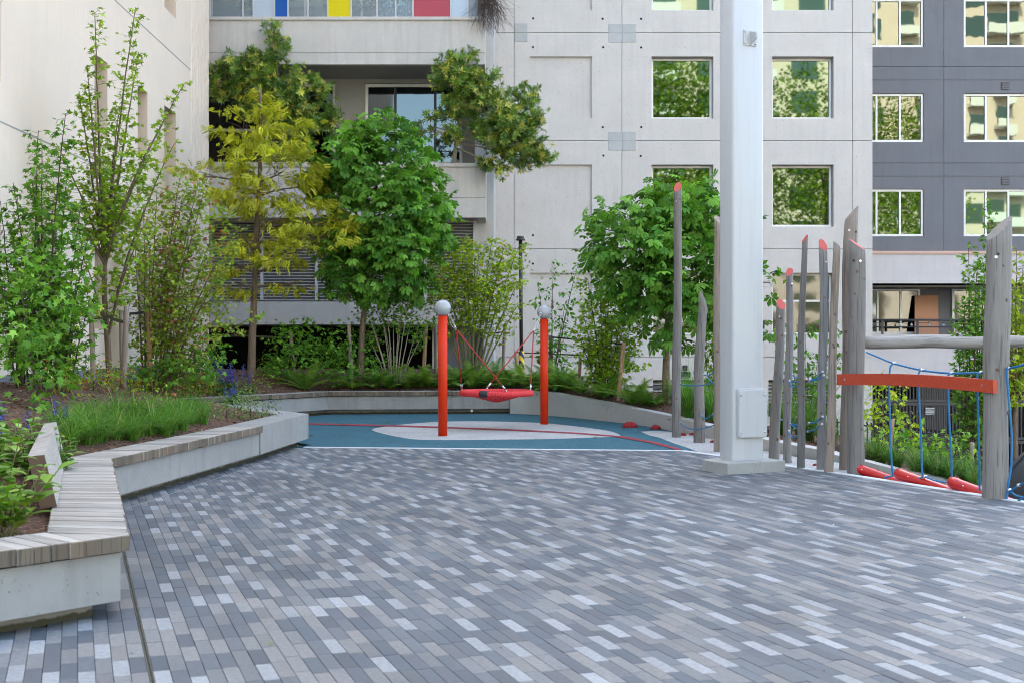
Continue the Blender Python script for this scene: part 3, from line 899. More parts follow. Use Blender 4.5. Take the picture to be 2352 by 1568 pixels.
# cement patches over panel corners, tie holes, wall lamp
for (xa,xb,ya,yb) in ((1397,1461,55,98),(1397,1461,303,346),(1181.5,1212,54,97),(1405,1455,797,838)):
    for i in range(2):
        for j in range(2):
            if xb-xa<40 and i==1: continue
            u0=fx(xa)+(fx(xb)-fx(xa))*.5*i; u1=u0+(fx(xb)-fx(xa))*(.5 if xb-xa>40 else 1)-.006
            v0=fz(yb)+(fz(ya)-fz(yb))*.5*j; v1=v0+(fz(ya)-fz(yb))*.5-.006
            q=MB(); q.bevbox(u0,u1,YF-.012-R.uniform(0,.004),YF+.01,v0,v1,.006); q.build('mortar_patch',M['patch'],cb)
for (hx_,hy_) in ((1224.7,42.9),(1384.0,43.8),(1472.6,43.8),(1224,108.9),(1385.5,109.2),(1472.6,109.8),(1384.4,292.8),(1472.9,292.6),(1386,358),(1471.6,359),(1384,541),(1472,541),(1384,606),(1472,606),(1224,541),(1224,606),(1384,789),(1425,833),(1550,833)):
    q=MB(); q.tube([(fx(hx_),YF-.002,fz(hy_)),(fx(hx_),YF+.02,fz(hy_))],.036,10); q.build('tie_hole',M['dark'],cb)
wl=thing('wall_lamp',(fx(1573),YF-.2,fz(852)),'black wall floodlight with a white lens on the concrete wall behind the logs','lamp')
q=MB(); q.bevbox(fx(1568),fx(1578),YF-.14,YF-.002,fz(851),fz(838),.01); q.build('housing',M['black'],wl)
q=MB(); q.hexa([(fx(1561),YF-.32,fz(867)),(fx(1582),YF-.32,fz(867)),(fx(1585),YF-.10,fz(856)),(fx(1564),YF-.10,fz(856)),(fx(1561),YF-.30,fz(864)),(fx(1582),YF-.30,fz(864)),(fx(1585),YF-.08,fz(853)),(fx(1564),YF-.08,fz(853))]); q.build('head',M['black'],wl)
q=MB(); q.quad((fx(1563),YF-.322,fz(865.8)),(fx(1581),YF-.322,fz(865.8)),(fx(1583),YF-.13,fz(856.8)),(fx(1565),YF-.13,fz(856.8))); q.build('lens',M['white'],wl)

# ---- dark grey block further back
YD=42.0; sD=F/YD
dx=lambda x:(x-CX)/sD
dz=lambda y:EYE-(y-CY)/sD
db=thing('dark_building',(17,48,-3.2),'charcoal rendered apartment block with white framed windows above a recessed terrace','building')
b=MB(); b.box(dx(1950),dx(2700),YD+1.75,YD+14,-3.2,37); b.box(dx(1950),dx(2700),YD+.42,YD+1.75,dz(652)+.02,37); b.box(dx(1950),dx(2700),YD,YD+.42,dz(-66)+.004,37); b.build('core',M['darkwall'],db)
drow=[-66,154,375,578]; wrow=[(-3,109),(215,327),(434.5,543.5)]
for r in range(3):
    z1,z0=dz(drow[r])-g,dz(drow[r+1])+g
    for ci,(xa,xb,wa,wb,ml) in enumerate(((1960,2168,1972,2122.5,(2014.6,2068.5)),(2168,2440,2213.6,2424,(2266,2318,2370)))):
        m=MB(); wz1,wz0=dz(wrow[r][0]),dz(wrow[r][1])
        wall_grid(m,[dx(xa)+g,dx(wa),dx(wb),dx(xb)-g],[z0,wz0,wz1,z1],{(1,1)},YD,.2,outer=.4)
        m.build('wall_panel',M['darkwall'],db)
        window(db,dx(wa)+.01,dx(wb)-.01,wz0+.01,wz1-.01,YD+.12,mull=[dx(q_) for q_ in ml],fw=.075,pane='mirror_wavy' if r<2 else 'mirror')
        if r<2 or True:
            q=MB(); zz=dz(drow[r]+29); q.box(dx(xa)+.02,dx(xb)-.02,YD-.02,YD-.001,zz-.015,zz+.015); q.build('string_course',M['darkwall'],db)
for yy in (198,417):
    q=MB(); q.box(dx(2299.5),dx(2317.5),YD-.03,YD-.002,dz(yy+8.5),dz(yy-8.5)); vb=q.build('vent',M['gate'],db)
    for k in range(4):
        q=MB(); zz=dz(yy+6-4*k); q.box(dx(2301),dx(2316),YD-.045,YD-.031,zz-.02,zz+.012); q.build('slat',M['darkwall'],vb)
q=MB(); q.box(dx(2004)-.8,dx(2600),YD-.35,YD+.4,dz(585),dz(578.5)); q.build('flashing',M['copper'],db)
q=MB(); q.box(dx(2004)-.8,dx(2600),YD-.30,YD+.4,dz(652),dz(585)-.004); q.build('fascia',M['fascia'],db)
q=MB(); q.box(dx(1960),dx(2600),YD-.1,YD+1.7,dz(652)-.12,dz(652)-.06); q.build('soffit_rail',M['black'],db)
# terrace: floor slab, back window, leaning board, railing
q=MB(); q.box(dx(1960),dx(2600),YD-.25,YD+1.74,dz(785),dz(768)); q.build('terrace_slab',M['fascia'],db)
q=MB(); q.box(dx(1960),dx(2600),YD-.10,YD+.25,dz(868),dz(785)-.004); q.build('spandrel',M['fascia'],db)
yt=YD+1.70; st=F/yt; tx=lambda x:(x-CX)/st; tz=lambda y:EYE-(y-CY)/st
window(db,tx(1985),tx(2112),dz(768)+.02,tz(663),yt,mull=[tx(2015),tx(2068)],fw=.08,pane='glass_dim')
window(db,tx(2186),tx(2330),dz(768)+.02,tz(663),yt,mull=[tx(2250)],fw=.08,pane='glass_dim')
bo_=MB(); B0=P(2101,768,YD+1.2); B1=P(2156,768,YD+1.2); T0=P(2101.5,679,YD+1.5); T1=P(2155,679,YD+1.5); th=Vector((0,.04,0)); zf=dz(768)+.005
B0.z=zf; B1.z=zf
bo_.hexa([B0,B1,B1+th,B0+th,T0,T1,T1+th,T0+th])
tag(bo_.build('plywood_board',M['board']),'brown board leaning against the wall on the terrace behind the railing','board')
rr=thing('terrace_railing',(dx(2100),YD-.1,dz(768)),'dark metal railing with string lights along the terrace edge','railing')
for yy in (735,751):
    q=MB(); q.tube([(dx(1965),YD-.1,dz(yy)),(dx(2560),YD-.1,dz(yy))],.035 if yy<740 else .025,8); q.build('rail',M['gate'],rr)
for xx in (1975,2024.7,2104.8,2185,2265,2345):
    q=MB(); q.box(dx(xx)-.04,dx(xx)+.04,YD-.12,YD-.08,dz(768),dz(735)); q.build('post',M['gate'],rr)
cord=[(dx(1985+i*7),YD-.16,dz(737+5*abs(math.sin(i*.42)))) for i in range(40)]
q=MB(); q.tube(cord,.008,5); q.build('cord',M['black'],rr)
for xx in (2063,2090,2129,2163,2235):
    q=MB(); q.tube([(dx(xx),YD-.16,dz(740)),(dx(xx),YD-.16,dz(744))],.02,6); q.sphere((dx(xx),YD-.16,dz(746.5)),.045,10,8,1); q.build('bulb',[M['black'],M['ball']],rr)
# vehicle gate under the terrace
gt=thing('vehicle_gate',(dx(2130),YD+.2,-3.2),'black metal vehicle gate with vertical bars and two heavy rails','gate')
YG=YD+.35; sG=F/YG; gx=lambda x:(x-CX)/sG; gz=lambda y:EYE-(y-CY)/sG
q=MB(); q.box(gx(1960),gx(2420),YG+.08,YG+.12,-3.2,gz(925)); q.build('backing_sheet',M['black'],gt)
q=MB(); q.box(gx(1950),gx(2430),YG+.8,YG+.85,-3.2,gz(860)); q.build('dark_backdrop',M['dark'],gt)  # upright near-black sheet, its colour standing for the shade behind the bars
k=0; xx=1965.0
while xx<2410:
    q=MB(); q.box(gx(xx)-.022,gx(xx)+.022,YG,YG+.05,-3.1,gz(866)); q.build('bar',M['gate'],gt)
    xx+=7.85/(2 if 2112<xx<2172 else 1)
for (ya,yb) in ((916,922),(923,930),(1003,1009),(1011,1018),(1085,1095)):
    q=MB(); q.box(gx(1958),gx(2422),YG-.05,YG-.002,gz(yb),gz(ya)); q.build('rail',M['gate'],gt)
sg=thing('caution_sign',(gx(2134.6),YG-.06,gz(943)),'small white CAUTION STAND CLEAR sign on the black vehicle gate','sign')
q=MB(); q.box(gx(2124.5),gx(2144.8),YG-.065,YG-.052,gz(950.6),gz(935.2)); q.build('board',M['white'],sg)
text_part('lettering','CAUTION',.074,M['black'],Vector((gx(2134.6),YG-.068,gz(941.3))),sg,.003,'CENTER')
text_part('lettering','AUTOMATIC GATE',.030,M['black'],Vector((gx(2134.6),YG-.068,gz(945.2))),sg,.001,'CENTER')
text_part('lettering','STAND CLEAR',.046,M['black'],Vector((gx(2134.6),YG-.068,gz(949.0))),sg,.002,'CENTER')
q=MB(); q.box(gx(2125.5),gx(2143.8),YG-.069,YG-.066,gz(943.0),gz(942.7)); q.build('rule_line',M['black'],sg)

# ---- cream building on the left
lb=thing('cream_building',(-13,18,0),'cream concrete building with deep vertical slot windows and a ribbed corner','building')
WYS=[(16.35,17.12),(18.9,19.5),(21.25,21.98),(23.9,24.6),(25.9,26.87)]
zs=[.6,1.72,3.12,5.13,6.51,8.6,10.0,24]
ys=[2.0]
for a,b_ in WYS: ys+=[a,b_]
ys+=[28.2]
m=MB()
for i in range(len(ys)-1):
    for j in range(len(zs)-1):
        y0,y1,z0,z1=ys[i],ys[i+1],zs[j],zs[j+1]; X0,X1=wallX(y0),wallX(y1)
        op=(i%2==1 and j in (1,3,5)) and i!=3
        if not op: m.quad((X0,y0,z0),(X0,y0,z1),(X1,y1,z1),(X1,y1,z0))
        else:
            d=.38
            m.quad((X0,y0,z0),(X0,y0,z1),(X0-d,y0,z1),(X0-d,y0,z0)); m.quad((X1,y1,z0),(X1-d,y1,z0),(X1-d,y1,z1),(X1,y1,z1))
            m.quad((X0,y0,z0),(X0-d,y0,z0),(X1-d,y1,z0),(X1,y1,z0)); m.quad((X0,y0,z1),(X1,y1,z1),(X1-d,y1,z1),(X0-d,y0,z1))
m.box(-20,wallX(30)-.5,2,29.98,.6,24); m.build('wall',M['cream'],lb)
for i,(a,b_) in enumerate(WYS):
    if i==1: continue
    for (z0,z1) in ((1.72,3.12),(5.13,6.51),(8.6,10.0)):
        q=MB(); X=wallX(a)-.34
        q.box(X-.04,X,a+.004,a+.10,z0+.004,z1-.004); q.box(X-.04,X,b_-.10,b_-.004,z0+.004,z1-.004); fr=q.build('window',M['black'],lb)
        q=MB(); q.quad((X-.02,a+.10,z0),(X-.02,a+.10,z1),(X-.02,b_-.1,z1),(X-.02,b_-.1,z0)); q.build('pane',M['glass_dim'],fr)
for zz in (4.58,7.77):
    q=MB(); q.hexa([(wallX(2)-.002,2,zz-.012),(wallX(2)+.004,2,zz-.012),(wallX(28.2)+.004,28.2,zz-.012),(wallX(28.2)-.002,28.2,zz-.012),(wallX(2)-.002,2,zz+.012),(wallX(2)+.004,2,zz+.012),(wallX(28.2)+.004,28.2,zz+.012),(wallX(28.2)-.002,28.2,zz+.012)])
    q.build('joint_line',M['soffit'],lb)
ribm=MB(); zz=.6; 
vv=[]
nz_=150
for k in range(nz_+1):
    vv.append((.6+(24-.6)*k/nz_, R.uniform(-.006,.006)))
for k,(z_,r_) in enumerate(vv): ribm.v+= [(-.06,-.072,z_),(0+r_*.4,-.058+r_,z_),(.034+R.uniform(-.010,.006),-.03+r_,z_),(.034+R.uniform(-.010,.006),.03+r_,z_),(0+r_*.4,.058+r_,z_),(-.06,.072,z_)]
for k in range(nz_):
    for q_ in range(5):
        a=k*6+q_; ribm.f.append((a,a+1,a+7,a+6)); ribm.mi.append(0); ribm.sm.append(False)
rme=ribm.mesh('rib',M['rib'])
n=12
for k in range(n):
    yy=28.2+.075+k*(1.8/n); o=obj('rib',rme,lb); o.matrix_parent_inverse=Matrix.Identity(4)
    o.matrix_basis=PINV[lb.name]@Matrix.Translation(Vector((wallX(yy),yy,R.uniform(-.3,.3))))
q=MB(); q.hexa([(wallX(28.2)-.6,28.2,.6),(wallX(28.2)-.03,28.2,.6),(wallX(30)-.03,30,.6),(wallX(30)-.6,30,.6),(wallX(28.2)-.6,28.2,24),(wallX(28.2)-.03,28.2,24),(wallX(30)-.03,30,24),(wallX(30)-.6,30,24)]); q.build('corner_block',M['cream'],lb)
q=MB(); q.hexa([(wallX(2)-.02,2,.2),(wallX(2)+.05,2,.2),(wallX(28.2)+.05,28.2,.2),(wallX(28.2)-.02,28.2,.2),(wallX(2)-.02,2,1.02),(wallX(2)+.03,2,1.02),(wallX(28.2)+.03,28.2,1.02),(wallX(28.2)-.02,28.2,1.02)]); q.build('base_flashing',M['darkwall'],lb)

# ---- balcony block at the back
YB=31.0; sB=F/YB; bx=lambda x:(x-CX)/sB; bz=lambda y:EYE-(y-CY)/sB
YW=32.75; sW=F/YW; wx=lambda x:(x-CX)/sW; wz=lambda y:EYE-(y-CY)/sW
YL=31.75; sL=F/YL; lx=lambda x:(x-CX)/sL; lz=lambda y:EYE-(y-CY)/sL
bb=thing('balcony_building',(-5,34,-.2),'grey concrete building with planted balconies above a louvred garage','building')
xr=bx(1113.5); xl=-9.5
q=MB(); q.box(xl,xr,YB,YB+.22,bz(122)+.006,bz(47)-.002); q.box(xl,xr,YB+.004,YB+.22,bz(148.5),bz(122)-.006); q.build('upper_parapet',M['balcony'],bb)
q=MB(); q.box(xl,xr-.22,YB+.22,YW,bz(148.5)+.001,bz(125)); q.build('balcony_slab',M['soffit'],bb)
q=MB(); q.box(xr-.22,xr-.001,YB+.22,YW+.3,bz(148.5),bz(47)-.003); q.build('parapet_return',M['balcony'],bb)
xa=-9.5
for xb_ in (bx(604),bx(778),bx(949),bx(1110)):
    q=MB(); q.box(xa+.004,xb_-.004,YB-.05,YB+.26,bz(47),bz(40)); q.build('coping',M['balcony'],bb); xa=xb_
q=MB(); q.box(xl,xr+.02,YB,YB+.22,bz(455)+.006,bz(384)-.002); q.box(xl,xr+.02,YB+.004,YB+.22,bz(500),bz(455)-.006); q.build('lower_parapet',M['balcony'],bb)
q=MB(); q.box(xl,xr+.06,YB-.05,YB+.26,bz(384),bz(375.5)); q.build('coping',M['balcony'],bb)
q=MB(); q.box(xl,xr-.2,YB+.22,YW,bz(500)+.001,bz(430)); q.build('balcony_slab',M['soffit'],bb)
q=MB(); q.box(xr-.2,xr+.019,YB+.22,YW+.3,bz(500),bz(384)-.003); q.build('parapet_return',M['balcony'],bb)
# back wall of the balconies
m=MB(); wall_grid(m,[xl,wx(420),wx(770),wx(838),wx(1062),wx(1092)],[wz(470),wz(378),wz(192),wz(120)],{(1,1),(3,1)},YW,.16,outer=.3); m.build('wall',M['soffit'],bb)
window(bb,wx(420)+.005,wx(770)-.005,wz(378)+.005,wz(192)-.005,YW+.14,mull=[wx(504),wx(610),wx(690)],trans=[wz(298)],fw=.075,pane='glass_dim',dark=(0,2))
window(bb,wx(838)+.005,wx(1062)-.005,wz(378)+.005,wz(192)-.005,YW+.14,mull=[wx(907),wx(999)],trans=[wz(300)],fw=.075,pane='glass_dim',dark=(0,1))
m=MB(); wall_grid(m,[xl,wx(480),wx(1040),wx(1092)],[wz(105),wz(60),wz(-150),wz(-260)],{(1,1)},YW,.16,outer=.3); m.build('wall',M['fascia'],bb)
window(bb,wx(480)+.005,wx(1040)-.005,wz(60)+.005,wz(-150)-.005,YW+.14,mull=[wx(590),wx(700),wx(830),wx(940)],fw=.075,pane='mirror')
q=MB(); q.box(wx(1092),wx(1134.5),YW-.45,YW+4.4,-.2,24); q.build('pier',M['balcony'],bb)
q=MB(); q.box(-14,xl-.002,YB+.3,YW+9,-.2,36); q.box(xl,wx(1092),YL+.36,YW+.308,bz(745)+.21,wz(470)-.01); q.box(xl,wx(1092),YW+.31,YW+9,wz(520),36); q.box(xl,wx(1092),YB+.3,YW+.31,wz(-260)+.01,36); q.build('core',M['balcony'],bb)  # side wing and fill behind the louvres: unseen boxes added to block sun leaks
# glass guard of the upper balcony
xs_=[480,556,580,628.6,660,706,751,805.5,865,908,948,1035,1074,1110]
kinds=['guard_clear','guard_clear','guard_frost','guard_blue','guard_clear','guard_clear','guard_yellow','guard_clear','guard_clear','guard_clear','guard_red','guard_frost','guard_clear']
gl=thing('glass_guard',(bx(790),YB+.1,bz(40)),'balcony guard of clear, blue, yellow and red glass panels on the upper parapet','railing')
for i,kd in enumerate(kinds):
    q=MB(); q.box(bx(xs_[i])+.02,bx(xs_[i+1])-.02,YB+.10,YB+.112,bz(40)+.004,bz(-75)); q.build('glass_panel',M[kd],gl)
for x_ in xs_:
    q=MB(); q.box(bx(x_)-.018,bx(x_)+.018,YB+.08,YB+.13,bz(40)+.001,bz(-76)); q.build('post',M['white'],gl)
# white garden seat behind the glass
ws=thing('garden_seat',(bx(905),YB+.9,bz(125)),'white slatted garden seat standing behind the upper glass guard','seat')
for k in range(9):
    x_=868+k*11; q=MB(); q.box(bx(x_),bx(x_)+.05,YB+.9,YB+.93,bz(60),bz(26-4*math.sin(k/8*math.pi))); q.build('slat',M['white'],ws)
q=MB(); q.tube([(bx(862+k*12),YB+.92,bz(24-5*math.sin(k/8*math.pi))) for k in range(9)],.04,6); q.build('top_rail',M['white'],ws)
for x_ in (864,958):
    q=MB(); q.box(bx(x_),bx(x_)+.06,YB+.95,YB+1.0,bz(125),bz(28)); q.build('leg',M['white'],ws)
q=MB(); q.box(bx(862),bx(962),YB+.55,YB+.94,bz(62),bz(58)); q.build('seat',M['white'],ws)
for x_ in (864,958):
    q=MB(); q.box(bx(x_),bx(x_)+.06,YB+.56,YB+.61,bz(125),bz(62)-.002); q.build('leg',M['white'],ws)
# louvred garage wall
YL=31.75; sL=F/YL; lx=lambda x:(x-CX)/sL; lz=lambda y:EYE-(y-CY)/sL
q=MB(); q.box(xl,lx(1090),YL+.10,YL+.14,lz(690),lz(512)); lvr=q.build('louvre_bank',M['dark'],bb)
q=MB(); q.box(xl,lx(1094),YL-.02,YL+.3,lz(512),bz(500)-.002); q.build('lintel',M['balcony'],bb)
lx_s=[440,484,602,727,852,977,1090]
for i in range(len(lx_s)):
    q=MB(); q.box(lx(lx_s[i])-.035,lx(lx_s[i])+.035,YL-.06,YL+.1,lz(690),lz(512)); q.build('mullion',M['louvre_frame'],lvr)
slat_me={}
for i in range(len(lx_s)-1):
    a,b_=lx(lx_s[i])+.037,lx(lx_s[i+1])-.037; key=round(b_-a,3)
    if key not in slat_me:
        s=MB(); hw=(b_-a)/2; s.hexa([(-hw,-.045,-.035),(hw,-.045,-.035),(hw,.06,.020),(-hw,.06,.020),(-hw,-.045,-.012),(hw,-.045,-.012),(hw,.06,.028),(-hw,.06,.028)])
        slat_me[key]=s.mesh('slat',M['louvre'])
    n=26
    for k in range(n):
        o=obj('slat',slat_me[key],lvr); o.matrix_parent_inverse=Matrix.Identity(4)
        o.matrix_basis=Matrix.Translation(Vector(((a+b_)/2,YL+.02,lz(515.5+k*(172/(n-1))))))
q=MB(); q.box(xl,lx(1090),YB+.28,YL+.35,bz(745),bz(692)); q.build('garage_beam',M['balcony'],bb)
q=MB(); q.box(xl,wx(1092)-.002,YL+5,YL+5.1,-.2,bz(745)); q.box(xl,xl+.1,YL+.35,YL+5,-.2,bz(745)); q.box(xl+.1,wx(1092)-.002,YL+.36,YL+5,bz(745)+.1,bz(745)+.2); q.build('garage_interior',M['dark'],bb)
q=MB(); q.box(bx(1001),bx(1089),YL+.5,YL+.56,.0,bz(746)); q.build('shutter',M['darkwall'],bb)
q=MB(); q.box(bx(986),bx(1001),YL+.40,YL+.6,.0,bz(746)); q.build('jamb',M['fascia'],bb)
sgn=thing('daycare_sign',(bx(1050),YL+.47,bz(866)),'white strip sign lettered for child care low on the garage shutter','sign')
q=MB(); q.box(bx(985),bx(1089),YL+.44,YL+.47,bz(884),bz(850)); q.build('board',M['white'],sgn)
text_part('lettering',"FOR CHILDREN'S DAYCARE",.125,M['gate'],Vector((bx(1087),YL+.436,bz(866.5))),sgn,0,'RIGHT')
q=MB(); q.bevbox(wx(1091),wx(1111.5),YW-.62,YW-.452,wz(826),wz(757),.01)
tag(q.build('wall_box',M['black']),'black rectangular box fixed to the pale pier beside the garage','box')

# ---- what stands behind the camera, seen in the windows
tw=thing('cream_tower',(34,-52,-3.2),'sunlit cream residential tower behind the plaza, mirrored in the windows','building')
q=MB(); q.box(12,78,-64,-52.6,-3.2,58); q.build('wall',M['cream'],tw)
pm=MB(); pm.quad((-1.35,0,-1.15),(-1.35,0,1.15),(1.35,0,1.15),(1.35,0,-1.15)); pme=pm.mesh('window',M['mirror'])
sm_=MB(); sm_.box(-1.7,1.7,0,1.3,-1.5,-1.22); sm_.box(-1.7,1.7,1.2,1.3,-1.22,-.4); sme=sm_.mesh('balcony',M['window_white'])
for i in range(13):
    for j in range(15):
        X=16+i*4.9; Z=2+j*3.5
        o=obj('window',pme,tw); o.matrix_parent_inverse=Matrix.Identity(4); o.matrix_basis=PINV[tw.name]@Matrix.Translation(Vector((X,-52.57,Z)))
        if i%2==0:
            o=obj('balcony',sme,tw); o.matrix_parent_inverse=Matrix.Identity(4); o.matrix_basis=PINV[tw.name]@Matrix.Translation(Vector((X,-52.58,Z)))
# ================================================================== things on the court
# ---- white steel column
c0=Vector((2.545,14.04)); e1=Vector((-.447,.895)); e2=Vector((.902,.432))
pc=Vector((2.434,13.77))
sc_=thing('steel_column',(2.75,14.25,0),'tall white painted steel column on a low concrete plinth','column')
def pp(o,a,b): q=o+e2*a+e1*b; return (q.x,q.y)
q=MB()
pl=[pp(pc,0,0),pp(pc,.81,0),pp(pc,.81,.56),pp(pc,.14,.56),pp(pc,0,.48)]
zt=.128; bv=.008; cx_=sum(p[0] for p in pl)/5; cy_=sum(p[1] for p in pl)/5
ins=[(cx_+(x-cx_)*.985,cy_+(y-cy_)*.985) for x,y in pl]
n=5
q.v=[(*p,-.02) for p in pl]+[(*p,zt-bv) for p in pl]+[(*p,zt) for p in ins]
for i in range(n):
    j=(i+1)%n; q.f+= [(i,j,n+j,n+i),(n+i,n+j,2*n+j,2*n+i)]
q.f.append(tuple(range(2*n,3*n))); q.mi=[0]*len(q.f); q.sm=[False]*len(q.f)
q.build('plinth',M['plinth'],sc_)
q=MB(); W2,W1,rc=.44,.27,.035; prof=[]
for (a,b_,st) in ((rc,rc,180),(W2-rc,rc,270),(W2-rc,W1-rc,0),(rc,W1-rc,90)):
    for k in range(5):
        an=rad(st+k*22.5); prof.append(pp(c0,a+rc*math.cos(an),b_+rc*math.sin(an)))
n=len(prof)
for z_ in (zt-.01,3.0,9.0): q.v+=[(*p,z_) for p in prof]
for r_ in range(2):
    for i in range(n): q.f.append((r_*n+i,r_*n+(i+1)%n,(r_+1)*n+(i+1)%n,(r_+1)*n+i)); q.mi.append(0); q.sm.append(True)
q.f.append(tuple(range(2*n,3*n))); q.mi.append(0); q.sm.append(False)
col_o=q.build('shaft',M['white'],sc_)
def face_plate(t0,t1,z0,z1,d0,d1,r,name,mat,parent):
    q=MB(); pr=[]
    for (a,z_,st) in ((t0+r,z0+r,180),(t1-r,z0+r,270),(t1-r,z1-r,0),(t0+r,z1-r,90)):
        for k in range(5):
            an=rad(st+k*22.5); pr.append((a+r*math.cos(an),z_+r*math.sin(an)))
    n=len(pr)
    ca=sum(p[0] for p in pr)/n; cz=sum(p[1] for p in pr)/n
    rings=[(d0,1),(d1-.004,1),(d1,.985)]
    for d,k in rings:
        for a,z_ in pr:
            x,y=pp(c0,ca+(a-ca)*k,-d); q.v.append((x,y,cz+(z_-cz)*k))
    for r_ in range(2):
        for i in range(n): q.f.append((r_*n+i,r_*n+(i+1)%n,(r_+1)*n+(i+1)%n,(r_+1)*n+i)); q.mi.append(0); q.sm.append(False)
    q.f.append(tuple(range(2*n,3*n))); q.mi.append(0); q.sm.append(False)
    return q.build(name,mat,parent)
fp0=face_plate(.045,.445,.385,.96,-.01,.030,.03,'access_box',M['white'],sc_)
fp=face_plate(.055,.455,.395,.945,.0305,.042,.03,'access_cover',M['white'],fp0)
for a in (.085,.415):
    for z_ in (.455,.885):
        k=MB(); x,y=pp(c0,a,-.046); k.sphere((x,y,z_),.013,10,8); k.build('bolt',M['steel'],fp)
pl_=face_plate(.143,.329,4.925,5.105,-.001,.012,.006,'bracket_plate',M['white'],sc_)
k=MB(); a0=pp(c0,.232,-.012); a1=pp(c0,.245,-.012); b0=pp(c0,.232,-.13); b1=pp(c0,.245,-.13)
k.hexa([(*a0,4.93),(*a1,4.93),(*b1,4.99),(*b0,4.99),(*a0,5.09),(*a1,5.09),(*b1,5.05),(*b0,5.05)]); k.build('fin',M['white'],pl_)
for a in (.165,.305):
    for z_ in (4.95,5.08):
        k=MB(); x,y=pp(c0,a,-.016); k.sphere((x,y,z_),.012,8,6); k.build('bolt',M['steel'],pl_)

# ---- basket swing
pN=Vector((-1.104,19.44,0)); pF=Vector((.587,22.2,0))
for p_,nm in ((pN,'red-orange steel swing post with grey ball top, standing nearer the pavers'),(pF,'red-orange steel swing post with grey ball top, standing nearer the low wall')):
    t_=thing('swing_post',p_,nm,'post','swing posts')
    q=MB(); q.tube([(p_.x,p_.y,-.05),(p_.x,p_.y,1.905)],.0735,28); q.build('post',M['orange'],t_)
    q=MB(); q.sphere((p_.x,p_.y,2.03),.132,32,20); bl_=q.build('ball_cap',M['ball'],t_)
    d=(pF-pN).normalized()*(1 if p_ is pN else -1)
    side=Vector((.92,-.39,0))
    k=MB(); k.tube([Vector((p_.x,p_.y,2.02))+side*.125,Vector((p_.x,p_.y,2.02))+side*.139],.014,10); k.build('cap_bolt',M['steel'],bl_)
    k=MB(); k.tube([Vector((p_.x,p_.y,2.0))+d*.12,Vector((p_.x,p_.y,1.985))+d*.142],.034,14); k.build('chain_plate',M['steel'],bl_)
sw=thing('basket_swing',(-.2675,20.8,.44),'red rope nest swing seat hanging on red ropes between two posts','swing')
cS=Vector((-.2675,20.8,.627)); Rr=.59; r0=.050
q=MB(); nu,nv=420,12
for i in range(nu):
    a=2*math.pi*i/nu
    for j in range(nv):
        b_=2*math.pi*j/nv
        rr_=r0*(1+.075*math.cos(84*a+b_)+.02*math.cos(168*a))
        q.v.append((cS.x+(Rr+rr_*math.cos(b_))*math.cos(a),cS.y+(Rr+rr_*math.cos(b_))*math.sin(a),cS.z+rr_*math.sin(b_)))
for i in range(nu):
    for j in range(nv):
        q.f.append((i*nv+j,((i+1)%nu)*nv+j,((i+1)%nu)*nv+(j+1)%nv,i*nv+(j+1)%nv)); q.mi.append(0); q.sm.append(True)
ring=q.build('ring',M['rope_red'],sw)
ta=math.atan2(-1,-.35)
k=MB(); pts=[]
for i in range(9):
    a=ta+(-.5+i/8)*.24; pts.append(cS+Vector((Rr*math.cos(a),Rr*math.sin(a),0)))
k.tube(pts,.0585,14); k.build('tape',M['tape'],ring)
net=MB()
def netp(a,t):
    rr_=Rr*.94*(1-t); z_=-.008-.150*t**.9 ; return cS+Vector((rr_*math.cos(a),rr_*math.sin(a),z_))
ns=28
for s in (-1,1):
    for i in range(ns):
        a0=2*math.pi*i/ns
        net.tube([netp(a0+s*t*1.25,t) for t in np.linspace(0,.93,9)],.0095,5,cap=False)
for t in (.3,.55,.78,.93):
    pts=[netp(2*math.pi*i/36,t) for i in range(37)]; net.tube(pts,.010,5,cap=False)
net.build('net',M['rope_red'],sw)
dn_=(pF-pN).normalized(); pn_=Vector((.853,-.522,0))
for sgn,p_ in ((1,pN),(-1,pF)):
    d=dn_*sgn
    ht=p_+d*.355+Vector((0,0,1.725)); at_=p_+d*.145+Vector((0,0,1.985))
    # chain
    nl=7
    for i in range(nl):
        a=at_.lerp(ht,(i+.0)/nl); b_=at_.lerp(ht,(i+1.15)/nl); ax=(b_-a).normalized(); sd_=ax.cross(Vector((0,0,1))).normalized()
        if i%2: sd_=ax.cross(sd_).normalized()
        c_=(a+b_)/2; L=(b_-a).length/2
        pts=[c_+ax*L*math.cos(w_)+sd_*.014*math.sin(w_) for w_ in np.linspace(0,2*math.pi,13)]
        k=MB(); k.tube(pts,.0045,6,cap=False); k.build('chain_link',M['steel'],sw)
    pts=[at_+Vector((0,0,-.02))+(ht-at_)*t+Vector((0,0,-.06*math.sin(t*math.pi)))-d*.02*math.sin(t*math.pi) for t in np.linspace(.05,.9,8)]
    k=MB(); k.tube(pts,.007,6); k.build('safety_chain',M['steel'],sw)
    k=MB(); k.tube([ht+(at_-ht)*.1,ht-(at_-ht)*.16],.016,10); k.build('rope_ferrule',M['steel'],sw)
    for s2 in (-1,1):
        e_=cS-d*(Rr*math.cos(rad(50)))+pn_*s2*(Rr*math.sin(rad(50)))+Vector((0,0,.045))
        st=ht-(at_-ht)*.12
        m_=st.lerp(e_,.93)
        k=MB(); k.tube([st,m_],.0105,8); k.build('rope',M['rope_red_d'],sw)
        k=MB(); k.tube([st.lerp(e_,.90),st.lerp(e_,.965)],.017,10); k.tube([st.lerp(e_,.965),e_+Vector((0,0,-.02))],.011,8); k.build('rope_ferrule',M['steel'],sw)

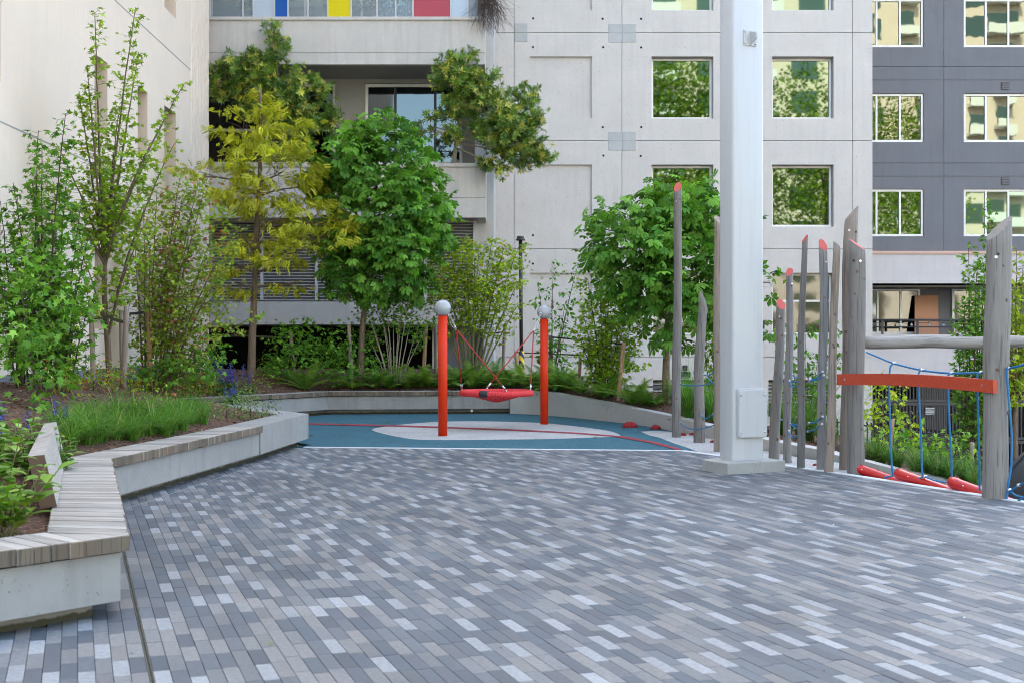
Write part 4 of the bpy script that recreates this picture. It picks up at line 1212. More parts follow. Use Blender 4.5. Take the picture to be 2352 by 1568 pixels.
# ---- climbing logs
def log_thing(label,bx_,by_,tx_,ty_,wb,wt,D,cutdir,k,mat,red,bend=0.0,name='climbing_log',Dt=None,group=None,knots=4):
    b0=P(bx_,by_,D); t0=P(tx_,ty_,Dt or D)
    r0=wb/2/(F/D); r1=wt/2/(F/D)
    b0=b0+Vector((0,0,-.25))
    rt=thing(name,b0,label,'log',group)
    q=MB(); n=18; nr=22; ax=(t0-b0).normalized(); sdv=Vector((1,0,0)); bdv=Vector((0,1,0))
    ph=R.uniform(0,6)
    cd=Vector((math.cos(cutdir),math.sin(cutdir),0))
    for i in range(nr):
        t=i/(nr-1); c_=b0.lerp(t0,t)+sdv*(bend*math.sin(t*math.pi)+.008*math.sin(t*9+ph))+bdv*.01*math.sin(t*6+ph)
        r_=(r0+(r1-r0)*t)*(1+.03*math.sin(t*13+ph)+R.uniform(-.012,.012))
        for j in range(n):
            a=2*math.pi*j/n
            rr_=r_*(1+.04*math.sin(2*a+ph+t*2)+.025*math.sin(3*a-t*5+ph)+R.uniform(-.012,.012))
            off=Vector((math.cos(a)*rr_,math.sin(a)*rr_,0))
            z_=0
            if i==nr-1: z_=off.dot(cd)*k
            elif i==nr-2 and k>.5: z_=off.dot(cd)*k*.55
            q.v.append(tuple(c_+off+Vector((0,0,z_))))
    for i in range(nr-1):
        for j in range(n): q.f.append((i*n+j,i*n+(j+1)%n,(i+1)*n+(j+1)%n,(i+1)*n+j)); q.mi.append(0); q.sm.append(True)
    q.f.append(tuple(range((nr-1)*n,nr*n))); q.mi.append(0); q.sm.append(False)
    lo=q.build('trunk',M[mat],rt)
    ring_=[Vector(v) for v in q.v[-n:]]; c_=sum(ring_,Vector())/n
    nrm=Vector((-cd.x*k,-cd.y*k,1)).normalized()
    if red:
        f=MB(); f.poly([c_+(v-c_)*.985+nrm*.003 for v in ring_]); f.build('painted_cut',M['cut_red'],rt)
    for kk in range(2):
        a=-math.pi/2+R.uniform(-.7,.7); zz=t0.z-r1*2.0*max(k,.6)-.02-R.uniform(0,.05)
        cc=b0.lerp(t0,(zz-b0.z)/(t0.z-b0.z)); pz=Vector((math.cos(a),math.sin(a),0))
        u=MB(); u.tube([Vector((cc.x,cc.y,zz))+pz*(r1*.96),Vector((cc.x,cc.y,zz))+pz*(r1*1.05)],.011 if wb<30 else .014,9); u.build('bolt',M['black'] if kk else M['steel'],rt)
    for kk in range(knots):
        t=R.uniform(.12,.9); a=-math.pi/2+R.uniform(-1.0,1.0); cc=b0.lerp(t0,t)+sdv*(bend*math.sin(t*math.pi)+.008*math.sin(t*9+ph)); r_=(r0+(r1-r0)*t); pz=Vector((math.cos(a),math.sin(a),0))
        u=MB(); rk=R.uniform(.010,.018); u.sphere(cc+pz*r_*.985,rk,10,6,0,1,.45,1.2); u.build('knot',M['bark'],rt)
    return rt,b0,t0
g_='climbing logs set upright in rows along the kerb'
log_thing('tallest slim grey log with red cut top standing alone beside the white rubber patch',1553,1003,1558,430,21,18,19.2,rad(60),1.3,'log',True,0)
log_thing('short bent pale log tapering to a point, between two taller logs',1607,1015,1614,690,28,19,18.2,rad(200),2.6,'log',False,-.03)
log_thing('slim brown log standing half hidden directly behind the white column',1652,1035,1650,505,26,21,16.7,rad(120),1.0,'log_warm',False,0)
log_thing('shortest grey log with round red cut facing out, beside the column',1775,1053,1795,699,25,19,15.6,rad(95),1.25,'log',True,.0)
log_thing('thin grey log with a red slanted cut, second shortest beside the column',1807,1063,1815,625,18.5,15.5,15.1,rad(60),1.3,'log',True,.0)
log_thing('thin kinked log with a narrow sharply slanted red cut top',1840,1073,1847,549,19,13,14.5,rad(20),1.4,'log',True,-.015)
log_thing('grey log with oval red cut standing against a leaning round-topped log',1884,1077,1891,563,20.5,18,14.3,rad(100),1.5,'log',True,.01)
log_thing('leaning brownish log with plain rounded top beside a red-cut log',1901,1083,1920,562,22,16.5,14.05,rad(180),.8,'log_warm',False,.01)
log_thing('tall warm brown post log with slanted plain top behind the red plank',1944,1092,1956,490,35,33,14.35,rad(0),1.1,'log_warm',False,0,knots=7)
log_thing('thick grey post log with a red cut top holding the red plank',1965,1096,1968,562,38,36,13.92,rad(150),.75,'log',True,0,knots=6)
log_thing('thickest grey post log with slanted plain top at the plank end beside the blue ropes',2284,1150,2293,525,57,54,11.72,rad(10),1.0,'log',False,0,knots=5)
hl=thing('horizontal_log',P(2200,786,14.45),'long horizontal grey log fixed behind the two thick post logs','log')
q=MB(); pts=[P(1975+i*22,786+1.5*math.sin(i*.7),14.45) for i in range(24)]; q.tube(pts,[.073*(1+R.uniform(-.04,.04)) for _ in pts],16,wob=.02); q.build('trunk',M['beamlog'],hl)
k=MB(); c_=P(1956.5,826,14.16); k.tube([c_,c_+Vector((0,-.03,0))],.026,12); k.build('end_bolt',M['steel'],hl)
rp=thing('red_plank',(4.1,12.6,1.01),'red stained curved timber plank bolted across the two thick post logs','plank')
q=MB(); n=14; pv=[]
A_=Vector((3.65,13.70)); B_=Vector((4.56,11.55)); t_=(B_-A_).normalized(); nb=Vector((-t_.y,t_.x))
if nb.x<0: nb=-nb
for i in range(n+1):
    u=i/n; c_=A_.lerp(B_,u); zc=1.074+.028*math.sin(u*math.pi)
    for (o_,z_) in ((0,-.062),(.05,-.062),(.05,.062),(0,.062)):
        q.v.append((c_.x+nb.x*o_,c_.y+nb.y*o_,zc+z_))
for i in range(n):
    for j in range(4): q.f.append((i*4+j,(i+1)*4+j,(i+1)*4+(j+1)%4,i*4+(j+1)%4)); q.mi.append(0); q.sm.append(False)
q.f+=[(0,1,2,3),(n*4+3,n*4+2,n*4+1,n*4)]; q.mi+=[0,0]; q.sm+=[False]*2
q.build('board',M['plank_red'],rp)
for u in (.06,.94):
    c_=A_.lerp(B_,u); k=MB(); k.tube([(c_.x,c_.y,1.08),(c_.x-nb.x*.006,c_.y-nb.y*.006,1.08)],.011,10); k.build('bolt',M['steel'],rp)

# ---- blue ropes
def c9(a,b_): return ((3050+a/1.363)/1.7415,(750+b_/1.363)/1.7415)
ropes=[([(1562,881),(1580,884.5),(1610,884),(1643,877)],19.05,16.85),([(1615,860),(1628,862),(1637,854),(1645,841)],18.1,16.8),([(1624,866.5),(1634,876),(1643,884)],18.1,16.8),
([(1561.5,970),(1577,981),(1602.5,985),(1638.5,976.4)],19.05,16.8),([(1611.7,952.6),(1621,960.6),(1638.5,949)],18.1,16.8)]
for pts,Da,Db in (([(115,1040),(160,1055),(207,1057)],15.5,14.6),([(160,1018),(185,1036),(207,1042)],15,14.6),([(145,1048),(165,1085),(205,1065)],15,14.6),([(250,1048),(290,1040),(330,1000)],14.45,14.2),([(250,1055),(300,1045),(335,1020)],14.45,14.0),
  ([(100,1262),(150,1285),(202,1292)],15.5,14.6),([(145,1282),(175,1302),(202,1310)],15,14.6),([(140,1320),(165,1360),(202,1345)],15,14.6),([(243,1283),(290,1275),(330,1245)],14.45,14.2),([(243,1328),(290,1315),(325,1285)],14.45,14.0)):
    ropes.append(([c9(*p) for p in pts],Da,Db))
def smooth_open(P3,n=6):
    out=[]; m=len(P3)
    for i in range(m-1):
        p0=P3[max(0,i-1)];p1=P3[i];p2=P3[i+1];p3=P3[min(m-1,i+2)]
        for s in range(n):
            t=s/n; out.append(.5*((2*p1)+(p2-p0)*t+(2*p0-5*p1+4*p2-p3)*t*t+(3*p1-p0-3*p2+p3)*t**3))
    out.append(P3[-1]); return out
for pts,Da,Db in ropes:
    n=len(pts); P3=[P(x,y,Da+(Db-Da)*i/(n-1)) for i,(x,y) in enumerate(pts)]
    S=smooth_open(P3); mid='upper' if sum(p[1] for p in pts)/n<930 else 'lower'
    rt=thing('climbing_rope',S[0],'blue climbing rope slung between the slim upright logs, %s tier'%mid,'rope','blue ropes slung between the slim logs, %s tier'%mid)
    q=MB(); q.tube(S,.0085,8); q.build('rope',M['rope_blue'],rt)
    for e in (0,-1):
        a=S[e]; b_=S[1] if e==0 else S[-2]; k=MB(); k.tube([a,a+(b_-a).normalized()*.05],.0125,8); k.build('ferrule',M['steel'],rt)
rc_=thing('rope_curtain',P(2130,1000,12.9),'blue rope curtain hanging behind the red plank from a sagging top rope','rope net')
def Dx(x): return 13.65-(x-1990)*(13.65-11.95)/(2262-1990)
top=[(1990,808.6),(2020,821),(2053,834),(2117,849.4),(2185,856.4),(2252,855),(2285,851),(2317,845),(2352,837),(2390,825)]
S=smooth_open([P(x,y,Dx(x)) for x,y in top]); q=MB(); q.tube(S,.0105,8); q.build('top_rope',M['rope_blue'],rc_)
hang=[[(2053,834),(2046,840),(2043,860),(2042,890),(2044,960),(2045.7,1022),(2050,1083.5),(2056,1091)],[(2117,849.4),(2111,854),(2109,870),(2110,895),(2113,960),(2116,1018),(2118,1083),(2124.6,1093)],[(2185,856.4),(2178,861),(2176,875),(2177,899),(2181,980),(2185,1044),(2186,1100)],[(2252,855),(2246,860),(2244,875),(2245,903),(2248,1000),(2250,1125)],[(2317,845),(2313,850),(2314,880),(2320,950),(2324,1010),(2322,1075),(2316,1110),(2312,1150)]]
for h in hang:
    d0=Dx(h[0][0]); S=smooth_open([P(x,y,d0) for x,y in h],4); q=MB(); q.tube(S,.0105,8); q.build('hanging_rope',M['rope_blue'],rc_)
    a=P(h[0][0]-3,h[0][1]-.8,d0); b_=P(h[0][0]+4,h[0][1]+.6,d0); k=MB(); k.tube([a,b_],.016,10); k.build('clamp',M['steel'],rc_)
for pts in ([(2030,1096),(2056,1091),(2075,1097),(2095,1101),(2124.6,1093)],[(2124.6,1093),(2149,1103),(2180,1107.6),(2210,1110)],[(2312,1135),(2330,1120),(2352,1108),(2375,1100)],[(2318,1124),(2332,1136),(2352,1142),(2380,1150)],[(2338,1150),(2352,1140),(2380,1122)]):
    S=smooth_open([P(x,y,Dx(x)) for x,y in pts],5); q=MB(); q.tube(S,.0095,7); q.build('cross_rope',M['rope_blue'],rc_)
for (x,y) in ((2056,1091),(2124.6,1093),(2318,1124),(2340,1113)):
    c_=P(x,y,Dx(x)); k=MB(); k.tube([c_-Vector((.018,0,0)),c_+Vector((.018,0,.0))],.015,8); k.build('clamp',M['steel'],rc_)

# ---- red climbing rods
for (a,b_,lab) in (((1962,1071.5,13.92),(2068,1109,13.55),'red rounded climbing rod leaning over the kerb beside the red-cut post log'),((2068,1088,13.12),(2205,1136,12.55),'middle red rounded climbing rod leaning over the kerb between two others'),((2191,1108,12.32),(2300,1148,11.95),'red rounded climbing rod leaning over the kerb beside the thickest post log')):
    A3=P(*a); B3=P(*b_); d=(B3-A3).normalized(); E3=A3+d*1.5
    rt=thing('climbing_rod',Vector((E3.x,E3.y,hslope(E3.x,E3.y))),lab,'climbing rod')
    q=MB(); pr=[A3-d*.0]; rr_=[.052]
    hd=[(-.066,.012),(-.062,.032),(-.05,.048),(-.03,.060),(0,.066),(.04,.063),(.07,.060)]
    pts=[A3+d*t for t,_ in hd]+[A3+d*.8,E3]; rds=[r_ for _,r_ in hd]+[.057,.052]
    q.tube(pts,rds,18); q.build('rod',M['red_plastic'],rt)
    c_=A3+d*.16; k=MB(); k.hexa([c_+d*-.035+Vector((-.02,-.03,-.14)),c_+d*.35+Vector((-.02,-.03,-.16)),c_+d*.35+Vector((-.02,.03,-.16)),c_+d*-.035+Vector((-.02,.03,-.14)),c_+d*-.05+Vector((0,-.03,-.03)),c_+d*.55+Vector((0,-.03,-.03)),c_+d*.55+Vector((0,.03,-.03)),c_+d*-.05+Vector((0,.03,-.03))]); k.build('bracket',M['red_plastic'],rt)
    k=MB(); s_=A3+d*.10+Vector((-.02,-.057,.01)); k.sphere(s_,.009,8,6); k.build('bolt',M['steel'],rt)

# ---- red rubber domes
for (x0,x1,y0,y1) in ((1429,1465,967,984),(1493.5,1519,977,988),(1560,1577,988,1003),(1582,1597,992,1002),(1630,1644,1009,1019),(1808,1820,1053,1064),(1866,1879,1061,1072)):
    D_=F*1.5/(y1-4-CY); c_=P((x0+x1)/2,y1-3,D_); r_=(x1-x0)/2/(F/D_)
    q=MB(); q.sphere((c_.x,c_.y,0),r_,24,9,0,1,1,.72,0.0)
    tag(q.build('rubber_dome',M['dome_red']),'red rubber half dome bump on the play surface by the low wall','dome','red rubber domes along the low wall')

# ---- black slide at the right edge
sl=thing('tube_slide',(5.55,12.6,-1.0),'black curved slide shell beyond the blue ropes','slide')
q=MB(); n=16; cs=[]
for i in range(9):
    t=i/8; c_=Vector((5.02+.12*t,12.9-.9*t,-.9+.0*t))
    for j in range(n+1):
        a=rad(180-150*j/n); q.v.append((c_.x+1.05+1.15*math.cos(a),c_.y+.1*j/n,c_.z+1.45*math.sin(a)))
for i in range(8):
    for j in range(n): q.f.append((i*(n+1)+j,(i+1)*(n+1)+j,(i+1)*(n+1)+j+1,i*(n+1)+j+1)); q.mi.append(0); q.sm.append(True)
so=q.build('shell',M['slide'],sl); md=so.modifiers.new('solid','SOLIDIFY'); md.thickness=.03
k=MB(); k.tube([q.v[j] for j in range(n+1)],.022,8); k.build('rim',M['slide'],sl)

# ---- dark pole with hazard sleeve
YP=30.3; kp=thing('utility_pole',P(1197,868,YP),'slim black pole with a lamp cap and yellow hazard sleeve by the garage pier','pole')
q=MB(); q.tube([P(1198,875,YP),P(1195.5,553,YP)],.046,14); q.build('shaft',M['black'],kp)
q=MB(); q.tube([P(1195.5,553,YP),P(1195.5,549,YP)],.115,16); q.tube([P(1195.5,549,YP),P(1195.5,543,YP)],.085,16); q.build('lamp_cap',M['gate'],kp)
t=NT('hazard_stripes'); w_=t.n('ShaderNodeTexWave',wave_type='BANDS',bands_direction='DIAGONAL'); w_.inputs['Scale'].default_value=2.6
t.l(t.mapping((1,1,1)),w_.inputs['Vector']); t.col(t.mix((.02,.02,.02),(.80,.48,.01),t.ramp(w_.outputs['Fac'],[(.45,0),(.5,1)]))); t.rough(.5); M['hazard']=t.m
q=MB(); q.tube([P(1198.2,876,YP),P(1197.6,806,YP)],.072,16); q.build('hazard_sleeve',M['hazard'],kp)

# ---- stakes and straps
stakes=[(216,905,209,700,12,0),(283,888,291,703,13,0),(281,872,278,712,10,0),(345,872,342,713,12,1),(461,832,459,761,8,0),(679,868,667,761.5,8.5,0),(809,886,801,745,9,0),(972,868,979,743,9,1),(1001,857,1000.6,741.4,8,0),(1154.5,864,1159,750.5,8,0),(1190,866,1185,806,8,1),(1267,880,1265,770.6,9,0),(1328.6,898,1333.5,812.7,8,1),(1418.7,918,1433,786,9,1),(1433,922,1436,879,7,0),(1537,926,1537.7,872,8,0),(2042,1054,2050.5,961,9,1),(2228.7,1085,2233,1015,10,0)]
where=['beside the young maple trunk, shaded side','beside the young maple trunk, path side','behind the young maple, half hidden','freshly cut orange, among the red-tinted maple stems','close to the ribbed building corner','leaning beside the golden tree','leaning behind the first fern group','leaning and orange, beside the pale stemmed maple','standing behind the nearer swing post','standing near the pale garage pier','short and orange, against the black pole','thin, behind the far swing post','short, beside the leafy green maple shrub','leaning and orange, beside the leafy green maple shrub','very short, on the bare mulch','short, tight against the chestnut trunk','leaning and orange, behind the blue ropes','pale and short, behind the blue ropes']
ST=[]
for i,(bx_,by_,tx_,ty_,w_,o_) in enumerate(stakes):
    b0=onbed(bx_,by_)
    if i<4: b0=P(bx_,by_,(18.7,18.5,19.3,22.1)[i])
    D_=b0.y; t0=P(tx_,ty_,D_); r_=w_/2/(F/D_)
    q=MB(); n=6; q.tube([(b0+Vector((0,0,-.1))).lerp(t0,k/(n-1)) for k in range(n)],[r_*(1+R.uniform(-.03,.03)) for _ in range(n)],12)
    o=q.build('tree_stake',M['stake_o'] if o_ else M['stake']); tag(o,'round wooden tree stake '+where[i],'stake','tree stakes in the planting beds')
    ST.append((b0,t0,D_))
def strap(x0,y0,x1,y1,D0,D1,lab,mat='strap_green',h=.045,sag=.0):
    q=MB(); n=6; A3=P(x0,y0,D0); B3=P(x1,y1,D1)
    pts=[A3.lerp(B3,k/n)+Vector((0,0,-sag*math.sin(math.pi*k/n))) for k in range(n+1)]
    for k in range(n):
        a,b_=pts[k],pts[k+1]; v=Vector((0,.006,0)); u=Vector((0,0,h/2))
        q.hexa([a-u-v,b_-u-v,b_-u+v,a-u+v,a+u-v,b_+u-v,b_+u+v,a+u+v])
    tag(q.build('tie_strap',M[mat]),lab,'strap','tree tie straps')
d0=ST[0][2]; d1=ST[1][2]
strap(207,732,256,727,d0,d0-.1,'olive webbing strap from young maple trunk to its shaded stake')
strap(248,727,293,740,d0-.1,d1,'olive webbing strap from young maple trunk to its path side stake','strap_green',.05,.02)
strap(276,723,330,718,ST[2][2],ST[2][2],'black strap from half hidden stake to red-tinted maple stems','strap_black',.04)
dd=27.0
strap(470,771,578,771,dd+.1,dd-.12,'pale green strap from golden tree trunk toward the cream building')
strap(578,772,670,776,dd-.12,ST[5][2],'pale green strap from golden tree trunk to its leaning stake')
strap(1001,768,1085,767,ST[8][2],ST[8][2],'olive strap behind the nearer swing post','strap_green',.03)
strap(1085,768,1160,763,ST[9][2],ST[9][2],'black strap running to the stake near the garage pier','strap_black',.035)
strap(1185,809,1330,815,ST[10][2]-.1,ST[12][2],'long black strap running past the far swing post','strap_black',.03)
strap(1266,774,1432,790,ST[11][2],ST[13][2]+.1,'long black strap reaching the leaning orange stake','strap_black',.03)
strap(1436,885,1530,889,ST[14][2],26.3,'dark strap from very short stake to the chestnut trunk','strap_black',.04)

# ---- picket fence in front of the vehicle gate
pf=thing('picket_fence',P(2080,1000,27.0),'black metal picket fence with bent tops crossing before the vehicle gate','fence')
xx=1904.0; 
while xx<2300:
    yt_=958+(xx-1904)*.118; q=MB(); a=P(xx,yt_,27.0); bz_=-1.75
    q.box(a.x-.014,a.x+.014,26.985,27.015,bz_,a.z-.05); q.hexa([(a.x-.014,26.985,a.z-.05),(a.x+.014,26.985,a.z-.05),(a.x+.014,27.015,a.z-.05),(a.x-.014,27.015,a.z-.05),(a.x-.05,26.93,a.z+.01),(a.x-.022,26.93,a.z+.01),(a.x-.022,26.96,a.z+.01),(a.x-.05,26.96,a.z+.01)])
    q.build('picket',M['black'],pf); xx+=9.8
for o_ in (8,60):
    a=P(1900,958+o_,27.06); b_=P(2304,958+o_+.118*404,27.06); q=MB(); q.tube([a,b_],.02,6); q.build('rail',M['gate'],pf)
# ================================================================== vegetation
def unit(a): return a/np.maximum(1e-9,np.linalg.norm(a,axis=1,keepdims=True))
def T_fan(outline,center):
    v=[center]+outline; n=len(outline)
    return np.array(v,float),np.array([(0,1+i,1+(i+1)%n) for i in range(n)])
def maple_outline():
    o=[(0,0,0)]
    for a,r_ in ((-112,.42),(-80,.28),(-55,.78),(-24,.42),(0,1.0),(24,.42),(55,.78),(80,.28),(112,.42)):
        o.append((.22+r_*math.cos(rad(a))*.78,r_*math.sin(rad(a))*.80,-.12*r_*r_))
    return o
T_MAPLE=T_fan(maple_outline(),(.25,0,.03))
T_SIMPLE=(np.array([(0,0,0),(.42,.26,.05),(.42,-.26,.05),(1,0,-.12),(.45,0,-.02)],float),np.array([(0,4,1),(1,4,3),(0,2,4),(2,3,4)]))
def broad():
    v=[];f=[]; n=6
    for i in range(n+1):
        t=i/n; w=.30*math.sin(math.pi*min(1,t*.92+.06))**.8*(1-.25*t); z=.10*t-.42*t*t
        if i==n: w=.0
        v+=[(t,w,z+.07*w*3),(t,0,z),(t,-w,z+.07*w*3)]
    for i in range(n):
        a=i*3; f+=[(a,a+1,a+4),(a,a+4,a+3),(a+1,a+2,a+5),(a+1,a+5,a+4)]
    return np.array(v,float),np.array(f)
T_BROAD=broad()
def palm():
    v=[];f=[]
    for a,l in ((-128,.50),(-86,.78),(-43,.95),(0,1.0),(43,.95),(86,.78),(128,.50)):
        c,s=math.cos(rad(a)),math.sin(rad(a)); b=len(v)
        for (u,w,z) in ((.04,0,0),(.40*l,.135*l,-.03*l),(.40*l,-.135*l,-.03*l),(.70*l,.235*l,-.16*l),(.70*l,-.235*l,-.16*l),(.70*l,0,-.20*l),(.97*l,0,-.38*l)):
            v.append((u*c-w*s,u*s+w*c,z))
        f+=[(b,b+2,b+5),(b,b+5,b+1),(b+1,b+5,b+3),(b+2,b+4,b+5),(b+3,b+5,b+6),(b+5,b+4,b+6)]
    return np.array(v,float),np.array(f)
T_PALM=palm()
def rosette():
    v=[];f=[]
    for k in range(9):
        a=k*2.4; til=rad(38+ (k%3)*22); l=1.0-.12*(k%2); b=len(v)
        dirv=Vector((math.cos(til),math.sin(til)*math.cos(a),math.sin(til)*math.sin(a))); sd_=Vector((0,-math.sin(a),math.cos(a))); nn=dirv.cross(sd_)
        for (u,w,z) in ((.05,.03,0),(.05,-.03,0),(.55,.125,.03),(.55,0,-.02),(.55,-.125,.03),(1,0,-.10)):
            p=dirv*u*l+sd_*w*l+nn*z; v.append(tuple(p))
        f+=[(b,b+3,b+2),(b,b+1,b+3),(b+1,b+4,b+3),(b+2,b+3,b+5),(b+3,b+4,b+5)]
    return np.array(v,float),np.array(f)
T_ROS=rosette()
def feather():
    v=[];f=[]
    for i in range(5):
        t=.08+.85*i/4
        for s in (-1,1):
            b=len(v); l=.42*(1-.5*abs(t-.45)); v+=[(t,0,-.22*t*t),(t+.22,s*l*.50,-.22*t*t-.02),(t+.16,s*l,-.22*t*t-.10),(t-.03,s*l*.5,-.22*t*t-.05)]
            f+=[(b,b+1,b+2),(b,b+2,b+3)]
    return np.array(v,float),np.array(f)
T_FEATH=feather()
def twigset():
    v=[];f=[]
    for k in range(4):
        a=(-.5+k/3)*1.3; b=len(v); c,s=math.cos(a),math.sin(a); w=.012
        v+=[(0,-w,0),(0,w,0),(c,s+w,-.1*k),(c,s-w,-.1*k)]; f+=[(b,b+1,b+2),(b,b+2,b+3)]
    return np.array(v,float),np.array(f)
T_TWIG=twigset()

def leaf_mesh(name,tmpl,pos,xd,nd,size,col,mat):
    tv,tf=tmpl; n=len(pos)
    if n==0: return None
    x=unit(xd); nd=nd-x*np.sum(x*nd,axis=1,keepdims=True); nn=unit(nd); y=np.cross(nn,x)
    sz=np.asarray(size).reshape(-1,1,1)
    V=pos[:,None,:]+sz*(tv[None,:,0,None]*x[:,None,:]+tv[None,:,1,None]*y[:,None,:]+tv[None,:,2,None]*nn[:,None,:])
    k=len(tv); V=V.reshape(-1,3)
    Fc=(tf[None,:,:]+(np.arange(n)*k)[:,None,None]).reshape(-1,3)
    me=bpy.data.meshes.new(name); me.vertices.add(len(V)); me.vertices.foreach_set('co',V.astype(np.float32).ravel())
    me.loops.add(Fc.size); me.loops.foreach_set('vertex_index',Fc.astype(np.int32).ravel())
    me.polygons.add(len(Fc)); me.polygons.foreach_set('loop_start',np.arange(0,Fc.size,3,dtype=np.int32)); me.polygons.foreach_set('loop_total',np.full(len(Fc),3,dtype=np.int32))
    me.update(calc_edges=True)
    ca=me.color_attributes.new('tone','FLOAT_COLOR','POINT'); cc=np.ones((n,k,4),np.float32); cc[:,:,:3]=np.asarray(col)[:,None,:]
    ca.data.foreach_set('color',cc.ravel()); me.materials.append(mat)
    return me
def cols(n,c1,c2,c3=None,p3=0.0,j=.18):
    t=NR.random((n,1)); c=np.array(c1)*(1-t)+np.array(c2)*t
    if c3 is not None:
        m=NR.random(n)<p3; c[m]=np.array(c3)
    return np.clip(c*(1+NR.normal(0,j,(n,1))),.003,1)
def rnd_unit(n):
    a=NR.normal(size=(n,3)); return unit(a)
class Leaves:
    def __init__(s): s.p=[];s.x=[];s.n=[];s.s=[];s.c=[]
    def add(s,p,x,n,sz,c): s.p.append(p);s.x.append(x);s.n.append(n);s.s.append(sz);s.c.append(c)
    def mesh(s,name,tm,mat):
        return leaf_mesh(name,tm,np.concatenate(s.p),np.concatenate(s.x),np.concatenate(s.n),np.concatenate(s.s),np.concatenate(s.c),mat)

PAL={
 'maple':((.130,.255,.020),(.300,.440,.038),(.44,.44,.05)),
 'maple_dark':((.050,.160,.020),(.165,.335,.036),(.29,.38,.05)),
 'maple_red':((.150,.260,.034),(.330,.420,.052),(.40,.13,.09)),
 'gold':((.300,.325,.026),(.56,.560,.062),(.48,.40,.04)),
 'chest':((.042,.145,.018),(.175,.370,.055),(.13,.29,.04)),
 'magno':((.050,.120,.020),(.180,.295,.044),(.42,.42,.08)),
 'yellowgreen':((.185,.290,.020),(.370,.460,.038),(.44,.35,.05)),
 'currant':((.065,.195,.026),(.180,.370,.050),(.24,.44,.08)),
 'lime':((.075,.200,.018),(.190,.350,.036),(.25,.38,.06)),
 'low':((.110,.210,.020),(.300,.390,.038),(.46,.13,.06)),
 'box':((.060,.140,.034),(.165,.265,.060),(.25,.28,.07)),
 'sunlit':((.10,.19,.02),(.20,.28,.03),(.24,.28,.05)),
}
def blob_leaves(L,blobs,D,dens,size,pal,droop=.25,upb=.6,p3=.05,sj=.25,shell=.45,clump=(8,.10,.08)):
    c1,c2,c3=PAL[pal]
    for (x,y,rx,ry,dd,dz_) in blobs:
        d=D+dd; s=F/d; a,b=rx/s,ry/s; n=max(4,int(dens*math.pi*a*b))
        u=rnd_unit(n); r=(NR.random((n,1))**(1/3))*(1-shell)+shell*NR.random((n,1))**.25
        r=np.clip(r,0,1.04)
        k_,sx_,sz_=clump; nc=max(2,n//k_); off=(u*r*np.array([a,dz_,b]))[:nc]; ci=NR.integers(0,nc,n); tone=NR.normal(0,.13,nc)[ci]
        off=off[ci]+NR.normal(size=(n,3))*np.array([sx_,sx_,sz_]); c=np.array(P(x,y,d)); pos=c+off
        out=unit(off+np.array([0,0,-.05])); dirn=unit(out*.8+NR.normal(size=(n,3))*.5+np.array([0,0,-droop]))
        nrm=unit(out*(1-upb)+np.array([0,0,upb])+NR.normal(size=(n,3))*.35)
        L.add(pos,dirn,nrm,size*(1+NR.uniform(-sj,sj,n)),np.clip(cols(n,c1,c2,c3,p3)*(1+tone[:,None]),.004,1))
def limb(mb,a,b,r0,r1,n=5,bow=.12,sides=6):
    a=Vector(a);b=Vector(b);L=(b-a).length; o=Vector((R.uniform(-1,1),R.uniform(-1,1),R.uniform(-.3,.6)))*bow*L
    pts=[a.lerp(b,t)+o*math.sin(math.pi*t) for t in np.linspace(0,1,n)]
    mb.tube(pts,[r0+(r1-r0)*t for t in np.linspace(0,1,n)],sides,cap=False); return pts
def blob_tree(name,label,cat,trunk,D,blobs,tm,dens,size,pal,mat='leaf',bark='bark',r0=.07,droop=.25,upb=.6,p3=.05,twigs=7,group=None,extra=None,base=None,shell=.45,tside=10,minbr=.35,clump=(8,.10,.08)):
    T=[P(x,y,D+o) for (x,y,o) in [(q if len(q)==3 else (*q,0)) for q in trunk]]
    if base is not None: T[0]=base+Vector((0,0,-.08))
    rt=thing(name,T[0],label,cat,group)
    mb=MB(); S=smooth_open(T,4); n=len(S)
    mb.tube(S,[r0*(1-.72*i/(n-1))*(1.25 if i==0 else 1) for i in range(n)],tside,wob=.05)
    for (x,y,rx,ry,dd,dz_) in blobs:
        c=P(x,y,D+dd); s=F/(D+dd)
        k=min(range(n),key=lambda i:(S[i]-c).length+ (0 if S[i].z<c.z-.1 else .6)+(2 if i<n*minbr else 0))
        rb=r0*(1-.72*k/(n-1))*.5
        pts=limb(mb,S[k],c,rb,rb*.4,6,.08)
        for q in range(twigs):
            v=rnd_unit(1)[0]*np.array([rx/s,dz_,ry/s])*R.uniform(.6,.98); st=pts[R.randrange(2,6)]
            limb(mb,st,c+Vector(v),rb*.32,rb*.08,4,.1,4)
    mb.build('trunk',M[bark],rt)
    L=Leaves(); blob_leaves(L,blobs,D,dens,size,pal,droop,upb,p3,shell=shell,clump=clump)
    if extra: extra(L)
    me=L.mesh('crown',tm,M[mat]); obj('crown',me,rt)
    return rt
XTRA=[]
